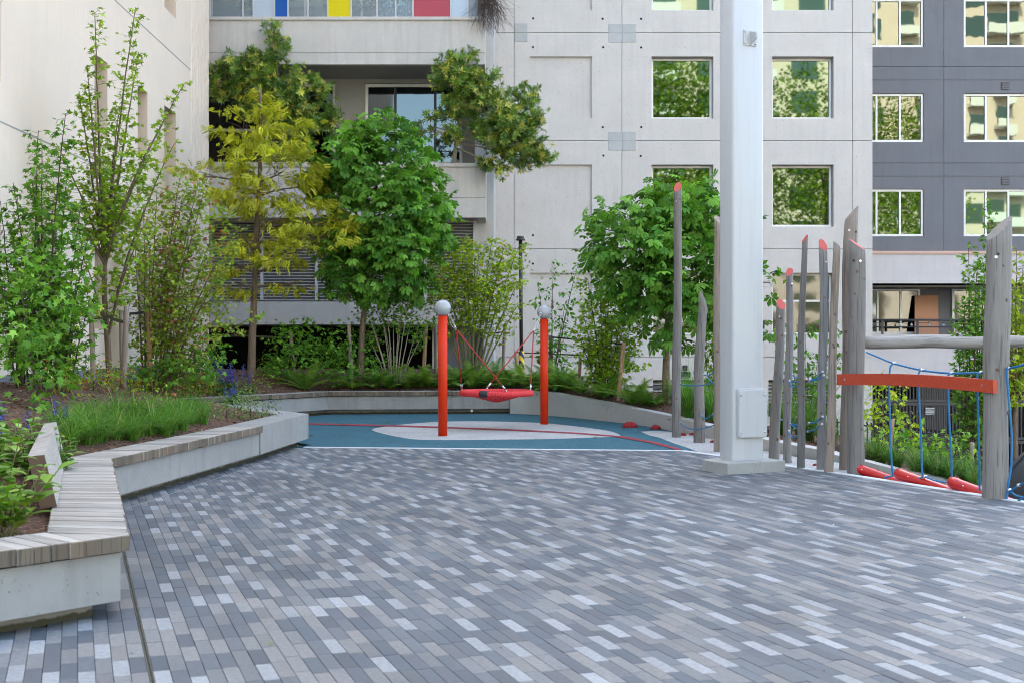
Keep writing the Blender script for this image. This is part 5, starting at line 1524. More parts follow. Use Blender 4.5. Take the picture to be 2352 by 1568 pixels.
def stem_tree(name,label,cat,base,D,stems,tm,size,pal,mat='leaf',bark='bark_dark',r0=.018,f0=.15,step=.075,twig=.35,per=4,p3=.04,group=None,trunk=None,tr=.05,dj=.5,upb=.85,taper=.75,hang=.0,blobs=None,dens=150):
    """stems: (base offset px, tip px x, tip px y[, bow px])"""
    B=base; rt=thing(name,B,label,cat,group); mb=MB(); L=Leaves(); c1,c2,c3=PAL[pal]
    if trunk:
        T=[B+Vector((0,0,-.08))]+[P(x,y,D) for x,y in trunk]; S=smooth_open(T,4); n=len(S); mb.tube(S,[tr*(1-.35*i/(n-1))*(1.2 if i==0 else 1) for i in range(n)],10,wob=.04); fork=T
    for st in stems:
        bo_,tx_,ty_=st[:3]; bw=st[3] if len(st)>3 else 0
        dt=R.uniform(-dj,dj)
        if trunk:
            s0=fork[-1] if bo_>=0 else fork[int(-bo_)]; d0=s0.y
        else:
            s0=B+Vector((bo_/(F/D),R.uniform(-.06,.06),-.05))
        tip=P(tx_,ty_,D+dt); mid=s0.lerp(tip,.45)+Vector(((tx_-P_x(s0))*-.0+bw/(F/D),0,0))+Vector(((s0.x-tip.x)*.18,0,.06*(tip-s0).length))
        n=12; pts=[]
        for i in range(n+1):
            t=i/n; pts.append(s0*(1-t)**2+mid*2*t*(1-t)+tip*t*t+Vector((R.uniform(-.008,.008),R.uniform(-.008,.008),0)))
        Ls=(tip-s0).length; ra=r0*(.6+.4*min(1,Ls/3))
        mb.tube(pts,[ra*(1-.85*i/n)+.0015 for i in range(n+1)],6,cap=False)
        m=int(Ls*(1-f0)/step)
        for k in range(m):
            t=f0+(1-f0)*(k+R.random())/m; i=min(n-1,int(t*n)); q=pts[i].lerp(pts[i+1],t*n-i)
            tl=twig*(1-taper*max(0,(t-.35)/.65))*R.uniform(.35,1.1)*min(1,.45+(t-f0)*2.2)
            a=R.uniform(0,6.283); dv=Vector((math.cos(a),math.sin(a)*.8,R.uniform(-.05,.45))).normalized()
            e=q+dv*tl
            if tl>.07: mb.tube([q,q.lerp(e,.5)+Vector((0,0,.02*tl)),e],[.0035,.0025,.0012],3,cap=False)
            npp=max(1,int(per*(.5+tl/twig)*R.uniform(.6,1.3)))
            tt=NR.random((npp,1))**.7
            pos=np.array(q)+tt*np.array(e-q)+NR.normal(0,.02,(npp,3))
            dr_=unit(np.array(dv)*.7+NR.normal(0,.6,(npp,3))+np.array([0,0,-.25-hang]))
            nm=unit(np.array([0,0,upb])+NR.normal(0,.42,(npp,3))+np.array([0,-.25,0]))
            L.add(pos,dr_,nm,size*(1+NR.uniform(-.35,.25,npp)),cols(npp,c1,c2,c3,p3))
    if blobs: blob_leaves(L,blobs,D,dens,size,pal,.3,.75,p3,shell=.3,clump=(9,.12,.05))
    mb.build('trunk' if trunk else 'stems',M[bark],rt)
    obj('crown',L.mesh('crown',tm,M[mat]),rt)
    return rt
def P_x(v): return v.x*F/v.y+CX

# ---- maples against the cream wall
def base_at(x,y,d):
    q=P(x,y,d); q.z=hbed(q.x,q.y); return q
b=base_at(120,905,16.2)
stem_tree('vine_maple','dense dark green multi-stemmed maple against the cream wall beside the staked tree','tree',b,b.y,
 [(-75,2,462,-10),(-70,28,520),(-40,88,300),(-30,96,330,4),(-15,150,262,6),(0,75,420),(5,155,380),(15,185,470,8),(-55,45,620,-6),(-20,110,560),(20,200,560,10),(30,175,640,12),(-80,10,660,-6),(-60,-20,560,-8),(35,205,690,12),(-10,130,700),(-65,60,740),(-30,30,420),(0,120,450)],T_MAPLE,.098,'maple_dark',bark='bark_dark',r0=.020,step=.036,twig=.50,per=5,dj=.7,taper=.72)
b=base_at(253,905,18.75)
stem_tree('young_maple','young staked maple with one trunk and upright sparse yellow-green branches before the cream wall','tree',b,b.y,
 [(0,218,28,-4),(0,312,18,8),(0,318,120,14),(0,425,190,10),(0,100,420,-6),(0,180,210,-8),(-1,400,330,6),(0,345,360,8),(0,150,470,-6),(0,225,330),(0,300,430,4),(0,275,250),(0,200,150,-4),(-1,180,560,-6),(-1,330,520,6),(0,250,480),(0,130,330,-8),(0,380,270,8)],T_MAPLE,.088,'maple',bark='bark',r0=.026,f0=.16,step=.040,twig=.46,per=5,trunk=[(247,780),(240,680),(241,610)],tr=.052,dj=.8,taper=.72)
b=base_at(360,862,22.3)
stem_tree('vine_maple','reddish-tinged spreading maple of several bare stems near the ribbed corner','tree',b,b.y,
 [(-25,330,470,-4),(-20,360,430),(-10,415,400,4),(0,455,420,6),(10,520,470,10),(15,535,560,14),(20,530,690,10),(5,480,400,8),(-5,390,520),(0,440,520,6),(8,470,600,8),(-15,345,560),(15,500,640,10),(20,590,720,2),(-28,310,560,-4),(0,420,450),(12,545,520,12)],T_MAPLE,.088,'maple_red',bark='bark',r0=.024,f0=.26,step=.030,twig=.60,per=5,p3=.07,dj=.7,taper=.55,dens=130,blobs=[(350,500,40,55,0,.6),(400,470,55,60,0,.7),(455,480,52,60,0,.7),(500,520,42,50,0,.6),(460,570,62,42,0,.7),(390,580,50,50,.1,.6),(510,590,36,32,0,.5),(450,430,40,32,.1,.5),(480,640,42,26,0,.4),(345,600,36,40,0,.5)])
# ---- golden feathery tree
b=onbed(577,866)
gold_bl=[(598,225,22,55,0,.35),(560,300,62,50,-.1,.7),(640,310,70,62,.1,.8),(545,370,62,55,0,.8),(650,395,88,60,-.2,.9),(590,430,90,60,-.5,.9),(700,430,62,60,.2,.8),(540,470,62,50,.1,.8),(720,500,80,52,-.1,.9),(640,505,85,45,-.4,.9),(770,545,62,42,0,.8),(700,575,80,38,-.2,.8),(560,545,70,42,-.2,.8),(800,505,35,30,.1,.5),(640,610,60,32,-.3,.7),(520,600,42,30,0,.6),(440,400,22,32,.2,.4),(610,270,45,40,0,.5),(545,655,40,25,-.2,.5),(670,655,45,22,-.2,.5)]
blob_tree('golden_larch','feathery golden-yellow conifer with a straight bare trunk behind the far bench','tree',[(577,866),(580,760),(585,660),(590,520),(597,380),(598,200)],b.y,gold_bl,T_FEATH,270,.135,'gold',bark='bark',r0=.092,droop=.35,upb=.5,p3=.04,twigs=12,base=b,shell=.5,clump=(34,.15,.05))
# ---- horse chestnuts
b=onbed(828,885,25,33)
che=[(870,310,85,38,0,.9),(800,360,75,60,0,.9),(920,350,72,62,-.1,.9),(860,410,95,62,-.3,1.0),(780,440,50,60,.2,.8),(950,430,62,60,0,.9),(880,500,95,62,-.4,1.0),(985,480,52,48,0,.7),(1025,470,32,32,.1,.5),(830,560,75,60,-.2,.9),(930,570,75,62,-.3,.9),(1000,545,40,42,0,.6),(770,560,50,62,.2,.8),(880,640,82,50,-.2,.9),(800,640,70,52,.1,.8),(950,640,45,40,0,.6),(740,420,30,35,.3,.5)]
blob_tree('horse_chestnut','bright green chestnut with large hand-shaped leaves beside the golden tree','tree',[(828,885),(832,760),(845,640),(860,480),(870,320)],b.y,che,T_PALM,150,.172,'chest',bark='bark',r0=.075,droop=.38,upb=.88,twigs=7,base=b,shell=.5,clump=(6,.17,.11))
b=onbed(1529,925)
ch2=[(1500,470,60,42,0,.8),(1570,450,60,48,.1,.8),(1440,500,62,42,-.1,.8),(1390,560,52,52,0,.8),(1470,560,80,62,-.4,1.0),(1560,540,85,62,-.3,1.0),(1630,500,52,62,.2,.8),(1670,545,45,55,.3,.7),(1420,620,60,52,-.1,.9),(1500,640,80,62,-.3,1.0),(1600,630,85,62,-.2,1.0),(1675,640,45,55,.2,.7),(1560,710,85,45,-.1,.9),(1470,710,55,42,0,.7),(1640,710,60,42,.1,.8),(1540,775,50,22,0,.6),(1362,520,20,18,0,.4),(1768,650,14,16,.2,.25),(1772,745,14,22,.2,.25)]
blob_tree('horse_chestnut','broad round chestnut with large hand-shaped leaves standing behind the white column and logs','tree',[(1529,925),(1530,840),(1532,760),(1540,640),(1550,480)],b.y,ch2,T_PALM,150,.172,'chest',bark='bark',r0=.085,droop=.38,upb=.88,twigs=7,base=b,shell=.5,clump=(6,.17,.11))
# ---- magnolias on the balcony
mgA=[(628,75,14,22,0,.25),(635,120,26,34,0,.4),(585,145,75,22,0,.5),(640,175,62,30,-.1,.6),(540,160,42,26,0,.5),(505,205,28,32,-.2,.4),(560,205,55,28,-.1,.5),(690,195,52,24,0,.5),(735,205,22,22,0,.3),(620,225,70,32,-.1,.6),(700,260,48,26,0,.5),(745,265,30,22,0,.4),(770,290,25,22,0,.3),(660,290,55,30,.1,.5),(720,310,40,24,0,.4),(590,175,62,30,-.1,.5),(660,225,62,34,-.2,.5),(520,180,40,30,-.1,.4),(690,285,52,30,-.1,.5),(590,250,55,30,-.1,.5)]
blob_tree('magnolia','dark glossy magnolia with a spire top growing from the balcony behind the golden tree','tree',[(660,372,.95),(655,330,.8),(645,260,.3),(636,150,0),(629,60,0)],30.75,mgA,T_ROS,195,.135,'magno','leaf_gloss','bark',.05,.0,.35,.20,5,shell=.5)
mgB=[(1035,145,36,22,0,.35),(1060,135,28,20,0,.3),(1085,175,50,26,0,.5),(1035,185,52,24,-.1,.5),(1000,185,26,14,0,.3),(1125,205,48,34,0,.5),(1090,235,62,30,-.2,.5),(1165,235,62,32,-.2,.5),(1205,225,32,22,-.1,.4),(1215,265,36,34,-.2,.5),(1165,290,62,34,-.3,.5),(1215,325,48,34,-.2,.5),(1150,345,40,34,-.3,.5),(1200,365,45,24,-.2,.4),(1245,345,22,30,-.1,.3),(1030,255,32,26,0,.4),(985,290,28,20,0,.3),(1040,310,30,20,.1,.3),(1150,385,35,16,-.2,.3),(1105,300,40,34,-.1,.4),(1130,260,50,34,-.2,.5),(1190,300,50,40,-.3,.5),(1065,200,50,30,-.1,.5),(1120,385,20,18,-.1,.3),(1185,330,55,40,-.4,.5)]
blob_tree('magnolia','spreading glossy magnolia with a bare leaning trunk overhanging the open corner of the balcony','tree',[(1042,376,.75),(1046,340,.6),(1050,300,.4),(1062,250,.2),(1080,200,0)],30.75,mgB,T_ROS,195,.135,'magno','leaf_gloss','bark_pale',.062,.0,.35,.22,5,shell=.5,minbr=.2)
# ---- thinner maples in the rear bed
b=onbed(905,880,25,31)
stem_tree('vine_maple','thin maple with pale bare fan-shaped stems before the dark garage opening','tree',b,b.y,
 [(-12,815,640,-8),(-10,840,700,-6),(-8,860,600,-4),(-4,880,620),(0,900,600),(4,920,640,2),(6,945,660,4),(10,965,640,8),(14,985,690,10),(12,990,740,8),(-14,820,720,-8),(3,935,600,3),(-3,865,660)],T_MAPLE,.075,'maple_dark',bark='bark_pale',r0=.016,f0=.48,step=.033,twig=.40,per=6,dj=.5,taper=.4,dens=170,blobs=[(860,640,42,34,0,.5),(910,620,45,34,0,.5),(950,660,40,36,0,.5),(840,700,30,30,0,.4),(975,720,24,34,0,.4)])
b=onbed(1082,875,25,31)
stem_tree('vine_maple','yellow-green maple with olive stems rising behind the basket swing','tree',b,b.y,
 [(-14,985,590,-14),(-10,1010,560,-8),(-6,1035,570,-4),(-2,1070,545),(2,1100,560,2),(6,1130,550,6),(10,1160,560,8),(12,1195,560,10),(14,1195,640,12),(16,1190,700,14),(-12,975,650,-14),(0,1060,620),(6,1120,640,4),(-8,1030,660,-4),(4,1090,600),(10,1150,610,6)],T_MAPLE,.085,'yellowgreen',bark='bark_green',r0=.028,f0=.42,step=.029,twig=.50,per=6,dj=.6,taper=.35,dens=250,blobs=[(1010,600,42,40,0,.6),(1070,580,55,42,0,.7),(1140,590,55,42,0,.7),(1180,640,32,45,0,.5),(1040,650,60,34,0,.6),(1120,650,60,36,0,.6),(1000,670,30,30,0,.5)])
b=onbed(1268,882,24,31)
stem_tree('dogwood','sparse young dogwood with drooping simple leaves behind the far swing post','tree',b,b.y,
 [(0,1268,600,0),(0,1330,600,6),(0,1300,690,6),(0,1235,650,-6),(0,1300,760,8),(2,1290,850,6),(-2,1245,760,-5),(3,1305,820,8)],T_SIMPLE,.105,'chest',bark='bark',r0=.018,f0=.12,step=.075,twig=.42,per=5,dj=.4,hang=.5,taper=.4)
b=onbed(1390,905,22,30)
stem_tree('maple_shrub','leafy green small-leaved maple shrub between two stakes behind the low wall','shrub',b,b.y,
 [(-10,1330,690,-6),(-6,1350,640,-4),(-3,1375,625),(0,1400,640),(3,1420,660,2),(6,1445,650,4),(9,1465,690,6),(10,1480,740,6),(-12,1325,760,-8),(0,1390,720),(5,1430,760,2),(-6,1350,780,-4),(8,1465,800,8),(-3,1365,840),(4,1420,850)],T_MAPLE,.082,'maple',bark='bark_dark',r0=.015,f0=.16,step=.029,twig=.42,per=6,dj=.6,taper=.45,dens=210,blobs=[(1350,690,40,42,0,.5),(1400,670,45,42,0,.6),(1445,700,40,42,0,.5),(1370,760,48,42,0,.6),(1430,770,48,42,0,.6),(1460,830,22,22,0,.3),(1380,830,40,40,0,.5)])
# ---- currant bushes
def bush(label,blobs,D,base,pal='currant',dens=400,size=.098,tm=T_MAPLE,p3=.06,name='currant_bush',cat='shrub',group=None,mat='leaf',shell=.5,upb=.7):
    c=[(base[0],base[1]),((base[0]+blobs[0][0])/2,(base[1]+blobs[0][1])/2),(blobs[0][0],blobs[0][1])]
    return blob_tree(name,label,cat,c,D,blobs,tm,dens,size,pal,mat,'bark_dark',.016,.3,upb,p3,6,group,shell=shell,tside=6,minbr=.0)
b=onbed(690,872,25,31); bush('wide green currant bush before the dark garage opening beside the golden trunk',[(660,790,50,42,0,.6),(715,775,42,40,.1,.6),(690,830,82,45,-.2,.8),(640,845,42,28,-.1,.5),(745,835,40,40,.1,.6)],b.y,(690,872))
b=onbed(815,880,25,31); bush('green currant bush between the leaning stakes before the garage',[(790,780,42,40,.1,.6),(830,810,52,42,0,.6),(800,850,65,30,-.1,.6),(870,845,40,32,0,.5),(765,800,26,36,0,.5)],b.y,(815,880))
b=base_at(400,868,22.4); bush('low pale green currant bush under the reddish maple by the cream wall',[(330,845,38,38,-.2,.6),(380,825,52,42,0,.7),(440,835,52,45,-.1,.7),(480,835,35,42,-.1,.5),(400,860,80,28,-.5,.6),(345,795,22,30,0,.4),(500,800,18,32,0,.3),(470,790,20,34,.1,.4)],b.y,(400,868),'currant',330,.095)
b=onbed(85,905,9,24); bush('tall light green currant bush behind the timber backrest',[(40,620,52,62,.1,.6),(100,640,52,62,0,.6),(40,720,62,62,-.1,.7),(110,740,62,62,-.1,.7),(165,700,26,42,0,.4),(60,820,70,62,-.2,.7),(130,820,52,52,-.1,.6),(90,890,60,36,-.2,.5)],14.6,(85,905),'currant',300,.105)
# ---- small shrubs in the left bed
k=0
for (x,y,rx,ry,pal) in ((150,880,45,36,'low'),(215,872,42,30,'low'),(300,885,36,30,'low'),(345,880,40,28,'low'),(250,862,40,26,'low'),(405,885,40,32,'low'),(375,910,34,22,'low'),(455,900,36,24,'low'),(480,880,34,28,'low'),(318,862,26,28,'low'),(435,868,34,22,'low')):
    q=onbed(x,y+ry*.8); bush('small shrub with red-tipped new leaves on the mulch near the staked maple',[(x,y,rx,ry,0,.35),(x-rx*.3,y-ry*.5,rx*.5,ry*.6,.1,.25),(x+rx*.4,y-ry*.4,rx*.45,ry*.6,0,.25)],q.y,(x,y+ry*.8),pal,900,.060,T_SIMPLE,.18,'low_shrub','shrub','red-tipped low shrubs near the staked maple')
for (x,y,rx,ry) in ((520,940,45,26),(575,935,48,30),(600,950,30,20),(545,915,42,22)):
    q=onbed(x,min(966,y+ry*.9)); bush('fine-leaved grey-green low shrub at the planter corner',[(x,y,rx,ry,0,.4),(x+rx*.3,y-ry*.4,rx*.5,ry*.5,0,.3)],q.y,(x,y+ry*.8),'box',1300,.046,T_SIMPLE,.10,'low_shrub','shrub','fine-leaved shrubs at the planter corner',mat='leaf_gloss')
for (x,y,rx,ry) in ((600,845,20,16),(1010-400,872,22,12),(660,868,24,13),(565,905,18,14),(690,905-30,20,10),(585,880,14,14)):
    q=onbed(x,y+ry*.7,22,31); bush('small yellow-green shrub on the mulch around the golden tree',[(x,y,rx,ry,0,.25)],q.y,(x,y+ry*.8),'yellowgreen',750,.05,T_SIMPLE,.05,'low_shrub','shrub','yellow-green shrubs around the golden tree')
# ---- blue salvia
def salvia(x,y,w,n,h,label):
    q=onbed(x,y); s=F/q.y; rt=thing('salvia',q,label,'flower','blue salvias'); mb=MB(); L=Leaves()
    for i in range(n):
        Fl=Leaves(); b0=q+Vector((R.uniform(-w,w)/s,R.uniform(-.35,.35),0)); b0.z=hbed(b0.x,b0.y); hh=h*R.uniform(.7,1.1); t0=b0+Vector((R.uniform(-.06,.06),R.uniform(-.06,.06),hh))
        m=14; tt=NR.random((m,1))*.5; pos=np.array(b0)+tt*np.array(t0-b0)+NR.normal(0,.02,(m,3)); L.add(pos,unit(NR.normal(0,1,(m,3))*[1,1,.3]),unit(NR.normal(0,.4,(m,3))+[0,0,1]),.10*(1+NR.uniform(-.3,.3,m)),cols(m,(.04,.13,.025),(.10,.22,.05)))
        m=46; tt=.52+.48*NR.random((m,1)); pos=np.array(b0)+tt*np.array(t0-b0)+NR.normal(0,.011,(m,3)); Fl.add(pos,unit(NR.normal(0,1,(m,3))),unit(NR.normal(0,1,(m,3))),.032*(1+NR.uniform(-.3,.3,m)),cols(m,(.045,.055,.26),(.11,.13,.46)))
        o_=obj('flower_spike',Fl.mesh('flower_spike',T_SIMPLE,M['petal']),rt)
        sm_b=MB(); sm_b.tube([b0,b0.lerp(t0,.5),t0],[.004,.003,.002],4,cap=False); sm_b.build('stem',M['bark_green'],o_)
    obj('leaves',L.mesh('leaves',T_SIMPLE,M['leaf']),rt)
salvia(505,905,32,16,.62,'blue flowering salvia spikes beside the red-tipped shrubs')
salvia(545,905,28,18,.55,'blue flowering salvia spikes above the fine-leaved shrubs')
salvia(528,930,18,8,.35,'short blue salvia spikes in front of the taller salvias')
# ---- grasses
def grass(x,y,w,n,h,label,group=None,D=None,pal=((.045,.145,.022),(.160,.330,.060),(.38,.34,.15)),bend=.55,depth=.5,z=None,width=.006):
    q=onbed(x,y) if D is None else P(x,y,D); s=F/q.y; rt=thing('ornamental_grass',q,label,'grass',group)
    tv=[];seg=4
    for i in range(seg+1):
        t=i/seg; tv+=[(t,0,0),(t,0,0)]
    V=[];Fa=[];C=[]
    c=cols(n,pal[0],pal[1],pal[2],.06)
    for i in range(n):
        gi=i%4; ga=gi*2.4+x; gr=.75*math.sqrt(gi/4); g0x=q.x+math.cos(ga)*gr*w/s; g0y=q.y+math.sin(ga)*gr*depth
        ox=R.gauss(0,.11)*w/s; oy=R.gauss(0,.11)*w/s; hk=(.75,1.15,.9,1.05)[gi]
        b0=np.array([g0x+ox,g0y+oy,0]); b0[2]=(hbed(b0[0],b0[1]) if z is None else z)-.01
        a=math.atan2(oy,ox)+R.gauss(0,.7); dv=np.array([math.cos(a),math.sin(a),0]); hh=h*hk*R.uniform(.4,1.35); bd=min(1.5,bend*R.uniform(.25,1.5)); sd_=np.array([-dv[1],dv[0],0])
        k=len(V)
        for j in range(seg+1):
            t=j/seg; p=b0+np.array([0,0,hh*(t-.38*bd*t*t*t)])+dv*hh*bd*t*t*.9; w_=width*(1-t)**.7*.62+.0008
            V+= [p-sd_*w_,p+sd_*w_]; C+=[c[i],c[i]]
        for j in range(seg): Fa.append((k+2*j,k+2*j+1,k+2*j+3,k+2*j+2))
    me=bpy.data.meshes.new('blades'); me.from_pydata([tuple(v) for v in V],[],Fa); ca=me.color_attributes.new('tone','FLOAT_COLOR','POINT')
    cc=np.ones((len(V),4),np.float32); cc[:,:3]=np.array(C); ca.data.foreach_set('color',cc.ravel()); me.materials.append(M['leaf']); obj('blades',me,rt); return rt
for (x,y,w,n,h) in ((180,1018,46,900,.40),(235,1012,46,900,.36),(290,1005,46,950,.36),(345,998,46,900,.36),(400,985,44,900,.34),(450,968,40,800,.32),(205,975,46,800,.36),(270,970,46,800,.36),(335,965,46,800,.34),(400,955,40,700,.32),(160,990,34,600,.34),(455,945,30,500,.26)):
    grass(x,y,w,int(n*.62),h,'soft green grass clump leaning over the slatted seat behind the planter bench','grass clumps behind the slatted seat',bend=1.25)
for (x,y,w,n,h,D_) in ((1585,985,26,700,.75,20.6),(1625,985,24,650,.7,20.0),(1560,950,20,400,.5,22.5)):
    grass(x,y,w,n,h,'dark arching grass clump behind the logs beside the low wall','grass clumps behind the logs',D=D_,bend=.75,z=hbed(P(x,y,D_).x,P(x,y,D_).y))
for (x,y,w,n,h,D_) in ((1800,1010,30,650,.65,18.5),(1850,1015,30,650,.62,17.8),(1900,1025,26,500,.5,17.2),(1960,1050,26,500,.4,16.6),(2050,1075,30,600,.35,15.6),(2110,1090,30,600,.35,15.2),(2170,1100,30,600,.35,15.0),(2230,1112,30,600,.35,14.8),(2010,1060,24,450,.35,16.0)):
    q=P(x,y,D_); grass(x,y,w,n,h,'loose green grass along the top of the low wall by the thick post logs','grasses along the low wall by the post logs',D=D_,bend=.95,z=hbed(q.x,q.y),pal=((.035,.110,.020),(.120,.240,.045),(.30,.27,.12)))
# ---- ferns
def fern_mesh(seed,nf=13,L0=.62):
    rr=random.Random(seed); V=[];Fa=[];C=[]
    for i in range(nf):
        a=i*2.399+rr.uniform(-.3,.3); dv=Vector((math.cos(a),math.sin(a),0)); el=rr.uniform(.5,1.25); L_=L0*rr.uniform(.75,1.15)
        t_=rr.random(); c=np.array((.055,.165,.035))*(1-t_)+np.array((.24,.37,.06))*t_
        pts=[]; n=15; p=Vector((0,0,0)); e=el
        for k in range(n+1):
            pts.append(p.copy()); e-= (.9/n)*rr.uniform(.7,1.3); p=p+(dv*math.cos(e)+Vector((0,0,math.sin(e))))*(L_/n)
        sd_=Vector((-dv.y,dv.x,0))
        for k in range(n):
            b=len(V); q=pts[k]; q2=pts[k+1]; w=.004; V+=[q-sd_*w,q+sd_*w,q2+sd_*w*.7,q2-sd_*w*.7]; C+=[c*.8]*4; Fa.append((b,b+1,b+2,b+3))
            if k<1: continue
            tl=(q2-q).normalized(); up=tl.cross(sd_); ln=L_*.17*math.sin(math.pi*min(1,(k/n)*.95+.08))**.6*(1-.35*k/n)
            for h in (0,.5):
                qq=q.lerp(q2,h)
                for s in (-1,1):
                    b=len(V); tip=qq+sd_*s*ln+tl*ln*.35-Vector((0,0,ln*.18)); wv=tl*(L_/n)*.30
                    V+=[qq-wv*.6,qq+wv,tip+wv*.15,tip-wv*.1]; C+=[c*rr.uniform(.8,1.15)]*4; Fa.append((b,b+1,b+2,b+3))
    me=bpy.data.meshes.new('fronds'); me.from_pydata([tuple(v) for v in V],[],Fa); ca=me.color_attributes.new('tone','FLOAT_COLOR','POINT')
    cc=np.ones((len(V),4),np.float32); cc[:,:3]=np.array(C); ca.data.foreach_set('color',cc.ravel()); me.materials.append(M['leaf']); return me
FM=[fern_mesh(s,13+s%3) for s in range(5)]
def c6(a,b_): return ((800+a/1.568)/1.7415,(800+b_/1.568)/1.7415)
def c7(a,b_): return ((2000+a*.6377)/1.7415,(900+b_*.6377)/1.7415)
fl=[(*c6(a,b_),s) for a,b_,s in ((655,1195,1.15),(955,1188,.9),(1090,1185,.85),(1190,1188,1.1),(1300,1184,.9),(1380,1180,1.0),(1440,1182,1.0),(1590,1182,1.1),(1650,1160,1.15),(1700,1186,1.0),(1780,1182,1.05),(1850,1160,1.1),(1900,1182,1.0),(1970,1180,1.0),(2050,1184,1.0),(2120,1185,.9),(2205,1188,1.1),(2290,1200,1.0))]+[(*c7(a,b_),s) for a,b_,s in ((365,1045,1.1),(440,1030,.9),(510,1062,1.0),(650,1088,1.1),(700,1080,.9),(830,1128,1.0),(905,1135,1.0),(960,1140,.7))]
for i,(x,y,s) in enumerate(fl):
    s*=1.22
    q=onbed(x,y-1.5,20,32); beyond=x>1230
    lab='sword fern arching on the sloping bed behind the low curved wall' if beyond else 'sword fern growing in mulch behind the far slatted bench'
    rt=thing('sword_fern',q,lab,'fern','ferns behind the low curved wall' if beyond else 'ferns behind the far slatted bench')
    o=obj('fronds',FM[i%5],rt); o.matrix_parent_inverse=Matrix.Identity(4); o.rotation_euler=(0,0,R.uniform(0,6.28)); o.scale=(s,s,s*R.uniform(.95,1.2))
# ---- broad leaved plants at the near left
def broadplant(x,y,D,n,h,size,label,pal='lime'):
    q=P(x,y,D); q.z=hbed(q.x,q.y); rt=thing('broadleaf_plant',q,label,'plant'); mb=MB(); L=Leaves(); c1,c2,c3=PAL[pal]
    for i in range(n):
        a=R.uniform(0,6.283); t0=q+Vector((math.cos(a)*.22*R.random()*1.4,math.sin(a)*.25*R.random(),h*R.uniform(.45,1.05)))
        b0=q+Vector((R.uniform(-.08,.08),R.uniform(-.08,.08),-.03)); mb.tube([b0,b0.lerp(t0,.5)+Vector((0,0,.03)),t0],[.007,.005,.003],5,cap=False)
        m=9
        for k in range(m):
            t=.3+.7*k/(m-1); aa=k*2.4+a; p=b0.lerp(t0,t); dv=np.array([[math.cos(aa),math.sin(aa),.45]])
            L.add(np.array([p]),dv+NR.normal(0,.15,(1,3)),np.array([[-.2*math.cos(aa),-.2*math.sin(aa),1.0]])+NR.normal(0,.15,(1,3)),np.array([size*R.uniform(.7,1.15)*(1.1-.45*t)]),cols(1,c1,c2,c3,.1,.12))
    mb.build('stems',M['bark_green'],rt); obj('leaves',L.mesh('leaves',T_BROAD,M['leaf_gloss']),rt)
    for pl_ in rt.children[1].data.polygons: pl_.use_smooth=True
broadplant(20,1195,6.9,9,.38,.18,'large bright green leafy plant beside the bench corner slats')
broadplant(-30,1130,7.2,9,.50,.18,'large bright leafy plant in the bed beside the timber backrest')
broadplant(-5,1050,8.6,9,.58,.17,'tall lime green leafy plant behind the timber backrest')
broadplant(60,1010,9.4,9,.42,.15,'darker leafy plant with blue buds at the foot of the backrest','currant')
broadplant(120,1000,10.0,8,.38,.14,'dark green leafy plant between backrest and grass clumps','currant')
broadplant(-15,930,10.0,8,.85,.22,'tallest pale leafy plant in the bed behind the bench')
salvia(20,1035,12,3,.45,'few blue salvia spikes among the broad leaves behind the backrest')
salvia(122,1000,10,2,.38,'pair of blue salvia spikes beside the timber backrest')
# ---- right side planting
def rshrub(label,blobs,D,base,pal,dens,size,tm=T_MAPLE,p3=.05,cat='shrub',name='shrub',group=None):
    return bush(label,blobs,D,base,pal,dens,size,tm,p3,name,cat,group)
def at_bed(x,y,d0=14,d1=41): return onbed(x,y,d0,d1)
rshrub('light green airy shrub beside the warm brown post log',[(2020,910,38,42,0,.5),(2010,980,42,42,-.1,.5),(2060,950,36,26,0,.4),(2030,1030,42,32,-.2,.5),(2085,985,26,14,0,.3)],18.5,(2015,1075),'yellowgreen',520,.085)
rshrub('spiky upright green shrub behind the first hanging rope',[(2092,1005,22,30,0,.3),(2095,1045,32,30,-.1,.4)],17.0,(2095,1085),'currant',620,.12,T_SIMPLE)
rshrub('round bright green shrub behind the middle hanging ropes',[(2150,1020,36,28,0,.4),(2140,1060,44,30,-.1,.4),(2120,1075,40,24,-.2,.4)],16.3,(2140,1095),'lime',760,.08)
rshrub('dull grey-green wispy shrub behind the middle hanging ropes',[(2170,1030,26,24,.3,.4),(2200,1040,22,26,.3,.3)],17.8,(2180,1085),'box',800,.065,T_SIMPLE)
rshrub('fern-like green shrub behind the last hanging rope',[(2215,1040,24,42,0,.3),(2225,1080,36,26,-.1,.4),(2185,1085,30,20,-.2,.3)],16.6,(2215,1105),'lime',700,.08,T_SIMPLE)
b=P(2235,1040,24.0); b.z=hbed(b.x,b.y)
stem_tree('vine_maple','dark green maple rising before the terrace behind the thickest post log','tree',b,24.0,
 [(-10,2275,470,8),(-5,2245,600,-4),(0,2225,640,-6),(5,2215,700,-8),(-12,2200,740,-10),(4,2270,560,4),(0,2250,680),(2,2210,800,-6),(6,2285,640,6),(0,2240,760),(8,2300,760,6),(0,2225,560,-4)],T_MAPLE,.105,'maple_dark',bark='bark_dark',r0=.02,f0=.35,step=.05,twig=.45,per=5,dj=.5,taper=.5)
b=P(2332,1090,20.5); b.z=hbed(b.x,b.y)
stem_tree('vine_maple','yellow-green maple with a dark trunk beyond the thickest post log','tree',b,20.5,
 [(0,2335,570,2),(0,2350,600,6),(0,2310,700,-6),(0,2320,760,-4),(0,2365,680,8),(0,2310,860,-6),(0,2345,800,2),(0,2300,930,-8),(0,2370,880,8),(0,2330,660),(0,2355,740,3),(0,2375,580,6)],T_MAPLE,.11,'yellowgreen',bark='bark',r0=.022,f0=.12,step=.055,twig=.45,per=5,trunk=[(2331,1000),(2333,930)],tr=.05,dj=.5,taper=.4)
